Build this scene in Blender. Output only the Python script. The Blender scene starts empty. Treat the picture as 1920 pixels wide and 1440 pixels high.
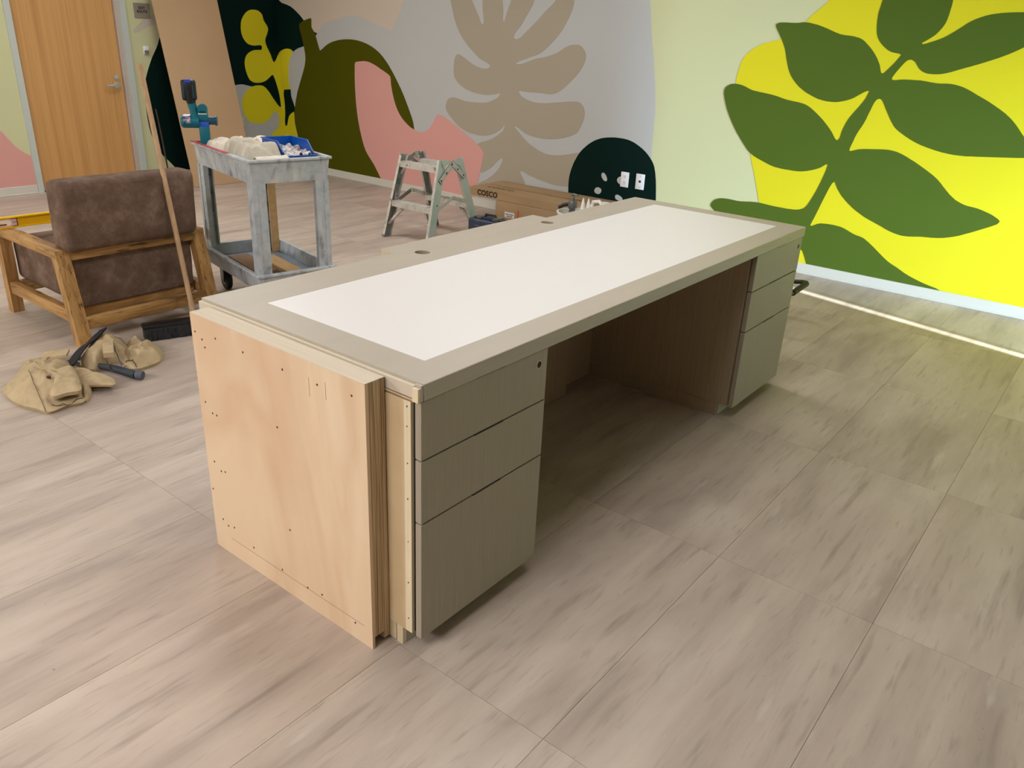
import bpy, bmesh, math, random
from mathutils import Vector, Matrix, noise
from mathutils.geometry import tessellate_polygon
random.seed(7)
S = bpy.context.scene
PI = math.pi
XW, YD, ZC = 4.4838, 6.4817, 3.0          # mural wall x, door wall y, ceiling height

# ------------------------------------------------------------------ camera
cd = bpy.data.cameras.new('camera'); cam = bpy.data.objects.new('camera', cd)
S.collection.objects.link(cam); S.camera = cam
cd.sensor_width = 36; cd.lens = 1490.9/1920*36; cd.clip_start = .02
cam.matrix_world = Matrix(((0.620289,0.289204,-0.729111,-1.1414),(-0.783066,0.281961,-0.554351,-1.10916),(0.04526,0.9148,0.401363,1.45406),(0,0,0,1)))
# ------------------------------------------------------------------ world, lights, exposure
W = bpy.data.worlds.new('world'); S.world = W; W.use_nodes = True
W.node_tree.nodes['Background'].inputs[0].default_value = (.62,.80,1,1)
W.node_tree.nodes['Background'].inputs[1].default_value = 0.06
S.view_settings.view_transform = 'Standard'; S.view_settings.look = 'None'
S.view_settings.exposure = 0.14; S.view_settings.gamma = 1; S.view_settings.use_curve_mapping = False
def area(name, loc, sx, sy, power, color, target=None):
    l = bpy.data.lights.new(name,'AREA'); l.shape='RECTANGLE'; l.size=sx; l.size_y=sy; l.energy=power; l.color=color
    o = bpy.data.objects.new(name,l); S.collection.objects.link(o); o.location=loc
    if target: o.rotation_euler=(Vector(target)-Vector(loc)).to_track_quat('-Z','Y').to_euler()
    return o
for i,(x,y,p) in enumerate([(-4.0,.6,112),(-2.3,-.1,31),(-4.8,4.2,245),(.4,5.2,20),(.9,.15,25),(2.6,1.7,24),(2.2,4.2,34)]):
    area('unseen_ceiling_light', (x,y,2.93), .6, 1.2, p, (1,.982,.985))  # unseen ceiling lamps, some added to lift floor, desk top and mural
# daylight: strip lamp added outside the window, narrow for a sharp floor edge
area('daylight', (2.45,-6.5,.72), .05, 1.15, 1550, (.58,.80,1), (4.2,.5,.35))
sl = bpy.data.lights.new('sun','SUN'); sl.energy = 15; sl.angle = math.radians(.53); sl.color = (.86,.95,1)
so_ = bpy.data.objects.new('sun',sl); S.collection.objects.link(so_); so_.rotation_euler = Vector((.2048,.8827,-.4226)).to_track_quat('-Z','Y').to_euler()

# ------------------------------------------------------------------ helpers
def lin(c):
    return tuple(((v/255)/12.92 if v/255<=.04045 else ((v/255+.055)/1.055)**2.4) for v in c[:3])+(1,)
def link(o, parent=None):
    S.collection.objects.link(o)
    if parent: o.parent = parent
    return o
STUFF = {'pencil_line','plate_outline','rib','rivet','slot','label_print','printed_mark'}   # marks too small to pick apart
class MB:
    def __init__(s): s.bm = bmesh.new()
    def box(s, x0,x1,y0,y1,z0,z1, bevel=0, seg=2, M=None):
        r = bmesh.ops.create_cube(s.bm, size=1)
        vs = r['verts']
        for q in vs: q.co = Vector(((x0+x1)/2+q.co.x*(x1-x0),(y0+y1)/2+q.co.y*(y1-y0),(z0+z1)/2+q.co.z*(z1-z0)))
        if bevel>0:
            es = list({e for q in vs for e in q.link_edges})
            rr = bmesh.ops.bevel(s.bm, geom=es, offset=bevel, segments=seg, profile=.5, affect='EDGES')
            vs = list({w for f in rr['faces'] for w in f.verts} | {q for q in vs if q.is_valid})
        if M is not None:
            for q in vs: q.co = M @ q.co
        return vs
    def bar(s, a, b, w, d, up=(0,0,1), bevel=0):
        """rectangular bar from a to b; w across, d along 'up' side"""
        a=Vector(a); b=Vector(b); z=(b-a); L=z.length; z.normalize()
        x=Vector(up).cross(z); x.normalize(); y=z.cross(x)
        M=Matrix(((x.x,y.x,z.x,a.x),(x.y,y.y,z.y,a.y),(x.z,y.z,z.z,a.z),(0,0,0,1)))
        return s.box(-w/2,w/2,-d/2,d/2,0,L,bevel,2,M)
    def cyl(s, a, b, r, r2=None, n=16, cap=True):
        a=Vector(a); b=Vector(b); z=b-a
        q=z.to_track_quat('Z','Y').to_matrix().to_4x4(); q.translation=(a+b)/2
        bmesh.ops.create_cone(s.bm, cap_ends=cap, segments=n, radius1=r, radius2=r if r2 is None else r2, depth=z.length, matrix=q)
    def tube(s, pts, r, n=10):
        pts=[Vector(p) for p in pts]; rings=[]
        rr = r if isinstance(r,(list,tuple)) else [r]*len(pts)
        up=Vector((0,0,1))
        for i,p in enumerate(pts):
            t=(pts[min(i+1,len(pts)-1)]-pts[max(i-1,0)]).normalized()
            if abs(t.dot(up))>.95: up=Vector((1,0,0)) if abs(t.x)<.9 else Vector((0,1,0))
            x=up.cross(t).normalized(); y=t.cross(x); 
            rings.append([s.bm.verts.new(p+x*math.cos(2*PI*k/n)*rr[i]+y*math.sin(2*PI*k/n)*rr[i]) for k in range(n)])
        for i in range(len(rings)-1):
            for k in range(n): s.bm.faces.new((rings[i][k],rings[i][(k+1)%n],rings[i+1][(k+1)%n],rings[i+1][k]))
        s.bm.faces.new(rings[0][::-1]); s.bm.faces.new(rings[-1])
    def prism(s, poly, z0, z1, M=None):
        """poly in xy, extruded z0..z1"""
        M = M or Matrix.Identity(4)
        a=[s.bm.verts.new(M@Vector((x,y,z0))) for x,y in poly]; b=[s.bm.verts.new(M@Vector((x,y,z1))) for x,y in poly]
        n=len(poly)
        tr=tessellate_polygon([[Vector((x,y,0)) for x,y in poly]])
        for t in tr:
            try: s.bm.faces.new([b[i] for i in t]); s.bm.faces.new([a[i] for i in reversed(t)])
            except ValueError: pass
        for i in range(n):
            try: s.bm.faces.new((a[i],a[(i+1)%n],b[(i+1)%n],b[i]))
            except ValueError: pass
    def lathe(s, prof, c=(0,0,0), n=24):
        rings=[]
        for r,z in prof: rings.append([s.bm.verts.new((c[0]+r*math.cos(2*PI*k/n),c[1]+r*math.sin(2*PI*k/n),c[2]+z)) for k in range(n)])
        for i in range(len(rings)-1):
            for k in range(n): s.bm.faces.new((rings[i][k],rings[i][(k+1)%n],rings[i+1][(k+1)%n],rings[i+1][k]))
    def grid(s, f, nu, nv):
        g=[[s.bm.verts.new(f(i/nu,j/nv)) for j in range(nv+1)] for i in range(nu+1)]
        for i in range(nu):
            for j in range(nv): s.bm.faces.new((g[i][j],g[i+1][j],g[i+1][j+1],g[i][j+1]))
    def blob(s, c, r, M=None, sub=3, nz=0, ns=3, sq=1.0):
        rr=bmesh.ops.create_icosphere(s.bm, subdivisions=sub, radius=1)
        for q in rr['verts']:
            p=q.co.copy()
            p=Vector([math.copysign(abs(t)**sq,t) for t in p])
            k=1+nz*noise.noise(p*ns+Vector(c)*7)
            q.co=Vector((p.x*r[0]*k,p.y*r[1]*k,p.z*r[2]*k))
            if M is not None: q.co=M@q.co
            q.co+=Vector(c)
    def build(s, name, mat, parent=None, smooth=None, M=None):
        me = bpy.data.meshes.new(name)
        bmesh.ops.recalc_face_normals(s.bm, faces=s.bm.faces[:])
        if M is not None: s.bm.transform(M)
        s.bm.to_mesh(me); s.bm.free()
        if smooth is not None:
            for p in me.polygons: p.use_smooth=True
            me.set_sharp_from_angle(angle=math.radians(smooth))
        for m in (mat if isinstance(mat,list) else [mat]): me.materials.append(m)
        o = link(bpy.data.objects.new(name, me), parent)
        if name in STUFF: o['kind'] = 'stuff'
        return o
def Bx(name, mat, parent, *a, bevel=0, seg=2, smooth=None):
    m=MB(); m.box(*a, bevel=bevel, seg=seg); return m.build(name,mat,parent,smooth if smooth is not None else (30 if bevel else None))
def tag(o,label=None,cat=None,group=None,kind=None):
    if label: o['label']=label
    if cat: o['category']=cat
    if group: o['group']=group
    if kind: o['kind']=kind
    return o
def thing(name,label,cat,loc=(0,0,0),rz=0,group=None,kind=None):
    o=bpy.data.objects.new(name,None); link(o); o.location=loc; o.rotation_euler=(0,0,rz); o.empty_display_size=.1
    return tag(o,label,cat,group,kind)
def struct(name,kids=None):
    o=bpy.data.objects.new(name,None); link(o); o['kind']='structure'; return o

# ------------------------------------------------------------------ materials
def M0(name, rgb, rough=.6, metal=0, spec=.5, coat=0):
    m=bpy.data.materials.new(name); m.use_nodes=True; b=m.node_tree.nodes['Principled BSDF']
    b.inputs['Base Color'].default_value=lin(rgb); b.inputs['Roughness'].default_value=rough; b.inputs['Metallic'].default_value=metal
    b.inputs['Specular IOR Level'].default_value=spec; b.inputs['Coat Weight'].default_value=coat
    return m
def ND(m,t,**k):
    n=m.node_tree.nodes.new(t)
    for a,v in k.items():
        if a in n.inputs: n.inputs[a].default_value=v
        else: setattr(n,a,v)
    return n
def LK(m,a,b): m.node_tree.links.new(a,b)
def MN(name, stops, scale=(1,1,1), nscale=5, detail=6, rough=.6, dist=0, space='Object', nrough=.6, bump=0, bumpscale=None, metal=0, rand=0, spots=None, spec=.5, rrange=None, rot=(0,0,0)):
    """noise ramp material. stops: [(pos,rgb),...]; spots=(rgb,scale,lo,hi,vecscale)"""
    m=M0(name,stops[0][1],rough,metal,spec); b=m.node_tree.nodes['Principled BSDF']
    tc=ND(m,'ShaderNodeTexCoord'); mp=ND(m,'ShaderNodeMapping'); mp.inputs['Scale'].default_value=scale; mp.inputs['Rotation'].default_value=rot
    src=tc.outputs['Object']
    if space=='World':
        g=ND(m,'ShaderNodeNewGeometry'); src=g.outputs['Position']
    if rand:
        oi=ND(m,'ShaderNodeObjectInfo'); mu=ND(m,'ShaderNodeMath',operation='MULTIPLY'); LK(m,oi.outputs['Random'],mu.inputs[0]); mu.inputs[1].default_value=rand
        ad=ND(m,'ShaderNodeVectorMath',operation='ADD'); LK(m,src,ad.inputs[0]); LK(m,mu.outputs[0],ad.inputs[1]); src=ad.outputs[0]
    LK(m,src,mp.inputs['Vector'])
    nz=ND(m,'ShaderNodeTexNoise'); nz.inputs['Scale'].default_value=nscale; nz.inputs['Detail'].default_value=detail; nz.inputs['Roughness'].default_value=nrough; nz.inputs['Distortion'].default_value=dist
    LK(m,mp.outputs[0],nz.inputs['Vector'])
    cr=ND(m,'ShaderNodeValToRGB'); el=cr.color_ramp.elements
    while len(el)<len(stops): el.new(.5)
    for e,(p,c) in zip(el,stops): e.position=p; e.color=lin(c)
    LK(m,nz.outputs['Fac'],cr.inputs[0]); col=cr.outputs[0]
    for sp in (spots or []):
        rgb,sc,lo,hi,vs=sp
        mp2=ND(m,'ShaderNodeMapping'); mp2.inputs['Scale'].default_value=vs; LK(m,src,mp2.inputs['Vector'])
        n2=ND(m,'ShaderNodeTexNoise'); n2.inputs['Scale'].default_value=sc; n2.inputs['Detail'].default_value=4; LK(m,mp2.outputs[0],n2.inputs['Vector'])
        mr=ND(m,'ShaderNodeMapRange'); mr.inputs['From Min'].default_value=lo; mr.inputs['From Max'].default_value=hi; LK(m,n2.outputs['Fac'],mr.inputs['Value'])
        mx=ND(m,'ShaderNodeMix',data_type='RGBA'); LK(m,mr.outputs[0],mx.inputs[0]); LK(m,col,mx.inputs[6]); mx.inputs[7].default_value=lin(rgb); col=mx.outputs[2]
    LK(m,col,b.inputs['Base Color'])
    if bump:
        bn=ND(m,'ShaderNodeTexNoise'); bn.inputs['Scale'].default_value=bumpscale or nscale; bn.inputs['Detail'].default_value=5; LK(m,mp.outputs[0],bn.inputs['Vector'])
        bp=ND(m,'ShaderNodeBump'); bp.inputs['Strength'].default_value=bump; bp.inputs['Distance'].default_value=.01; LK(m,bn.outputs['Fac'],bp.inputs['Height']); LK(m,bp.outputs[0],b.inputs['Normal'])
    return m
PAINT={'gray':(188,189,188),'cream':(204,190,174),'darkgreen':(0,28,24),'yellow':(220,208,36),'olive':(76,76,0),'pink':(216,160,152),
       'taupe':(170,160,142),'leafgreen':(80,100,32),'lilac':(196,188,172),'sage':(205,206,162)}
PM={k:M0('paint_'+k,c,.75,spec=.12) for k,c in PAINT.items()}
mWall=PM['sage']; mPlain=MN('wall_plain',[(.3,(150,146,138)),(.7,(156,152,144))],nscale=2)
mBase=M0('baseboard_rubber',(206,202,190),.5)
mTile=MN('floor_vinyl',[(.28,(162,147,136)),(.45,(181,165,152)),(.60,(194,178,164)),(.78,(204,190,176))],scale=(.7,5.0,1),nscale=1.3,detail=9,nrough=.58,dist=.3,space='World',rand=37,rough=.46,spec=.32,
   spots=[((156,141,130),1.9,.54,.86,(.9,4.0,1)),((206,192,178),1.5,.54,.78,(1.0,2.0,1)),((140,126,116),5,.58,.88,(.6,6,1)),((150,136,126),18,.58,.90,(.5,3.5,1)),((204,193,180),5,.66,.85,(.8,4,1)),((120,108,98),70,.74,.80,(1,1,1))])
mSub=M0('floor_joint',(128,114,102),.8)
mGreige=MN('greige_laminate',[(.3,(177,167,151)),(.7,(182,172,156))],scale=(1,4,1),nscale=4,rough=.42)
mGreigeV=MN('greige_woodgrain',[(.35,(160,149,131)),(.65,(167,156,138))],scale=(60,60,1.2),nscale=3,rough=.5)
mGreigeX=MN('greige_edge',[(.35,(180,170,154)),(.65,(186,176,160))],scale=(3,60,60),nscale=3,rough=.45)
mWhite=M0('white_laminate',(232,229,226),.33,spec=.45)
mPly=MN('birch_face',[(.30,(222,192,158)),(.45,(226,198,166)),(.55,(216,184,150)),(.62,(227,200,170)),(.8,(218,188,154))],scale=(1,1,.35),nscale=2.2,detail=3,dist=1.6,nrough=.45,rough=.6,
   spots=[((210,172,138),2.0,.55,.80,(1,1,.5)),((232,208,178),3,.58,.8,(1,2,.4))])
mPlyTop=MN('birch_pale',[(.3,(214,202,182)),(.7,(204,188,164))],scale=(40,1,1),nscale=4,rough=.6)
mPlyEdge=MN('plywood_edge',[(.36,(126,100,70)),(.46,(186,160,122)),(.54,(212,190,154)),(.62,(140,112,80))],scale=(230,2,1.3),nscale=1,detail=3,rough=.7,spots=[((70,46,26),9,.70,.76,(6,6,1))])
mPlyRaw=MN('raw_board',[(.3,(206,178,136)),(.7,(216,190,150))],nscale=8,rough=.7)
mPlyStrip=MN('pale_strip',[(.3,(222,204,168)),(.7,(230,214,182))],scale=(1,20,1),nscale=5,rough=.6)
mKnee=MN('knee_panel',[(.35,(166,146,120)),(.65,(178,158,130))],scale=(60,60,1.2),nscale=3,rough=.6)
mDark=M0('recess_shade',(18,15,13),.7)  # flat near-black painted for the shade inside gaps, scoops and holes
mScrew=M0('screw_dark',(84,60,44),.6,.2)
mDoor=MN('oak_veneer_door',[(.28,(176,126,70)),(.42,(196,146,86)),(.55,(206,158,98)),(.72,(186,134,76))],scale=(7,1,.10),nscale=1.6,detail=6,rough=.45,dist=.6,spots=[((170,120,66),2,.58,.80,(30,1,.5))])
mFrame=M0('frame_grey_blue',(190,198,192),.45)
mFrameIn=M0('frame_inner',(196,184,172),.5)
mSteel=M0('brushed_steel',(214,216,212),.25,.75)
mMDF=MN('hardboard_sheet',[(.3,(188,156,118)),(.7,(194,162,124))],nscale=2,rough=.6)
mOak=MN('oak_frame',[(.3,(104,70,36)),(.5,(150,108,60)),(.7,(172,130,78))],scale=(14,14,14),nscale=1.4,detail=6,dist=1.2,rough=.5)
def oak(axis):
    sc=[16,16,16]; sc[axis]=1.6
    return MN('oak_grain',[(.30,(128,92,52)),(.48,(174,130,76)),(.62,(192,150,94)),(.8,(150,108,62))],scale=tuple(sc),nscale=2.2,detail=7,dist=.5,rough=.5,spots=[((84,54,26),3,.60,.72,tuple(q*1.6 for q in sc))])
oX,oY,oZ=oak(0),oak(1),oak(2)
mSuede=MN('brown_suede',[(.32,(92,72,60)),(.5,(112,90,77)),(.68,(138,116,101))],nscale=9,detail=9,nrough=.75,rough=.85,bump=.12,bumpscale=30,spec=.2)
mCart=MN('grey_structural_foam',[(.3,(160,166,174)),(.5,(184,190,196)),(.7,(200,204,208))],nscale=14,detail=8,nrough=.7,rough=.6,spots=[((128,132,138),18,.54,.72,(1,1,.5)),((214,214,210),9,.60,.74,(1,1,.4)),((70,70,72),42,.70,.76,(1,1,1))])
mCartIn=MN('cart_blue_grey',[(.3,(104,114,126)),(.7,(128,138,148))],nscale=12,rough=.6)
mRubber=M0('black_rubber',(24,24,26),.6)
mWheel=M0('wheel_grey',(120,122,122),.5)
mCloth=MN('drop_cloth_canvas',[(.3,(226,216,200)),(.7,(238,230,216))],nscale=20,rough=.9,spots=[((180,160,140),14,.70,.76,(1,1,1))])
mCloth2=MN('drop_cloth_grey',[(.3,(196,188,172)),(.7,(212,204,188))],nscale=20,rough=.9)
mRed=M0('red_paint',(190,60,66),.6)
mBlue=M0('blue_bin_plastic',(8,84,176),.4)
mPlastic=MN('crumpled_plastic',[(.4,(240,240,244)),(.6,(170,150,140))],nscale=30,rough=.2)
mTeal=M0('teal_tool_plastic',(0,108,126),.4)
mTealD=M0('dark_teal',(10,70,92),.45)
mTape=M0('blue_tape',(30,90,200),.6)
mBlack=M0('black_plastic',(20,21,24),.4)
mSilver=MN('silver_label',[(.4,(210,205,225)),(.6,(60,40,80))],nscale=60,rough=.3,metal=.6)
mAlu=MN('painted_aluminium',[(.3,(170,166,156)),(.5,(198,194,184)),(.7,(214,210,200))],nscale=14,detail=8,nrough=.7,rough=.5,metal=.15,spots=[((120,116,108),24,.60,.68,(1,1,1)),((150,120,120),9,.72,.78,(1,1,1))])
mAluG=MN('mint_smeared_aluminium',[(.3,(196,204,198)),(.55,(182,200,190)),(.72,(146,188,168))],scale=(1,1,.5),nscale=7,detail=6,rough=.5,metal=.1,spots=[((70,140,90),6,.66,.76,(1,1,.5)),((110,112,108),30,.68,.74,(1,1,1))])
mPlateL=MN('hinge_aluminium',[(.3,(206,206,200)),(.7,(188,190,184))],nscale=30,rough=.45,metal=.1)
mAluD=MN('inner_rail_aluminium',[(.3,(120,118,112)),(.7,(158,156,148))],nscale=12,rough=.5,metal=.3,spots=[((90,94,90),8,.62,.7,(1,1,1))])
mCard=MN('cardboard',[(.3,(158,128,92)),(.7,(172,142,106))],nscale=6,rough=.8,scale=(1,.3,1))
mCardD=M0('cardboard_inside',(110,78,46),.8)
mInk=M0('black_ink',(26,18,16),.7)
mInkF=M0('faint_ink',(104,80,54),.8)
mLabelW=M0('paper_label',(230,226,224),.7)
mOrange=M0('orange_strip',(196,70,28),.6)
mNavy=MN('navy_case',[(.3,(32,40,66)),(.7,(52,60,88))],nscale=10,rough=.45)
mTealC=M0('teal_case',(14,78,108),.45)
mClear=M0('clear_grey_lid',(90,84,76),.3)
mKhaki=MN('khaki_canvas',[(.3,(168,146,112)),(.5,(184,162,126)),(.7,(194,172,136))],nscale=14,detail=6,rough=.9,bump=.25,bumpscale=26,spots=[((150,122,80),9,.64,.74,(1,1,1))])
mBelt=M0('black_web_belt',(26,27,30),.85)
mBroom=MN('black_bristles',[(.4,(18,18,20)),(.6,(48,48,50))],scale=(1,1,.15),nscale=240,rough=.9,spots=[((150,150,145),60,.74,.78,(1,1,1))])
mStick=MN('pine_handle',[(.3,(176,140,104)),(.7,(204,170,132))],scale=(40,40,3),nscale=2,rough=.6)
mPine=MN('pine_block',[(.3,(186,146,100)),(.7,(206,170,122))],scale=(10,2,10),nscale=3,rough=.6)
mWalnut=MN('brown_block',[(.3,(126,94,70)),(.7,(152,118,90))],scale=(10,2,10),nscale=3,rough=.6)
mYel=M0('level_yellow',(246,196,8),.4)
mYelB=M0('level_yellow_face',(236,178,0),.45)
mVial=M0('pink_plate',(224,184,178),.5)
mMaroon=M0('maroon_print',(96,24,34),.5)
mGrip=M0('hammer_grip',(46,52,60),.6)
mGripE=M0('hammer_cap',(84,88,100),.6)
mPlate=M0('white_plate',(236,236,238),.4)
mSign=MN('bronze_sign',[(.3,(142,132,120)),(.7,(150,140,128))],nscale=4,rough=.5,metal=.1)
mChrome=M0('dull_steel',(120,124,128),.35,.8)
mNozzle=M0('white_nozzle',(238,236,232),.4)
mPlat=M0('black_pipe',(24,23,22),.35)

# ------------------------------------------------------------------ SETTING
floor=struct('floor')
Bx('subfloor',mSub,floor,-7,XW,-4.2,YD,-.06,-.0035)
TX,TY=.9225,.4625
tm=MB(); tm.box(.0005,TX-.0005,.0005,TY-.0005,-.004,0); 
tile0=tm.build('tile',mTile,floor); first=True
for i in range(-3,5):
    for j in range(-6,14):
        x0=-.018+i*TX; y0=.069+j*TY
        # partial tiles at the walls are their own meshes
        x1,y1=min(x0+TX,XW),min(y0+TY,YD)
        if y0<-4.2: continue
        if x1-x0<.02 or y1-y0<.02: continue
        if x1<x0+TX or y1<y0+TY:
            Bx('tile',mTile,floor,x0+.0005,x1-.0005,y0+.0005,y1-.0005,-.004,0)
        elif first: tile0.location=(x0,y0,0); first=False
        else:
            c=tile0.copy(); link(c,floor); c.location=(x0,y0,0)
Bx('ceiling',M0('ceiling_tile',(190,186,178),.8),None,-7.1,XW+.1,-4.3,YD+.1,ZC,ZC+.1)['kind']='structure'
wr=struct('wall_right'); Bx('plaster',mWall,wr,XW,XW+.12,-4.3,YD+.12,0,ZC)
wl=Bx('wall_left',mPlain,None,-7.12,-7,-4.3,YD+.12,0,ZC); wl['kind']='structure'
# unseen front wall: low opening and slot cut to shape daylight and sun line
m=MB(); m.box(-7,2.91,-4.215,-4.2,0,ZC); m.box(2.91,2.975,-4.215,-4.2,0,1.30); m.box(2.91,2.975,-4.215,-4.2,2.62,ZC); m.box(2.975,XW,-4.215,-4.2,1.05,ZC); m.box(4.44,XW,-4.215,-4.2,0,1.05)
m.build('wall_front',mPlain)['kind']='structure'
m=MB(); m.box(1.5,5.2,-7.2,-4.216,1.34,1.38); m.build('sun_blocker',mPlain)['kind']='structure'  # unseen slab added outside to keep sun out of the low opening
w1=thing('window_1',None,None,kind='structure')
Bx('window_frame',mFrame,w1,2.97,2.99,-4.215,-4.195,0,1.05); Bx('window_frame',mFrame,w1,4.42,4.44,-4.215,-4.195,0,1.05); Bx('window_frame',mFrame,w1,2.99,4.42,-4.215,-4.195,1.03,1.05)
# back wall with door opening
DX0,DX1=1.90,2.775
wb=struct('wall_back')
m=MB(); m.box(-7,DX0-.02,YD,YD+.12,0,ZC); m.box(DX1+.03,XW,YD,YD+.12,0,ZC); m.box(DX0-.02,DX1+.03,YD,YD+.12,2.15,ZC); m.build('plaster',mWall,wb)
d=struct('door_1')
Bx('door_leaf',mDoor,d,DX0+.003,DX1-.022,YD+.012,YD+.056,.012,2.13)
m=MB(); m.box(1.851,DX0,YD-.016,YD+.06,0,2.18); m.build('door_frame',mFrame,d)
m=MB(); m.box(DX1+.030,DX1+.085,YD-.016,YD+.06,0,2.18); m.build('door_frame',mFrame,d)
m=MB(); m.box(DX1-.016,DX1+.030,YD-.002,YD+.06,0,2.14); m.box(DX1-.016,DX1-.004,YD-.012,YD+.0,0,2.14); m.build('door_stop',mFrameIn,d)
m=MB(); m.box(DX0,DX1+.030,YD-.016,YD+.06,2.14,2.18); m.build('door_frame',mFrame,d)
hd=MB(); hd.cyl((2.69,YD+.014,.875),(2.69,YD+.002,.875),.03,n=20); hd.cyl((2.69,YD+.005,.875),(2.69,YD-.05,.875),.011); hd.tube([(2.695,YD-.05,.875),(2.66,YD-.052,.877),(2.62,YD-.05,.878),(2.575,YD-.044,.875)],[.012,.012,.011,.009]); hd.build('door_handle',mSteel,d,40)
lc=MB(); lc.cyl((2.692,YD+.014,.945),(2.692,YD-.006,.945),.02,n=20); lc.box(2.689,2.695,YD-.008,YD-.004,.935,.955); lc.build('lock_cylinder',mSteel,d,40)
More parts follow.
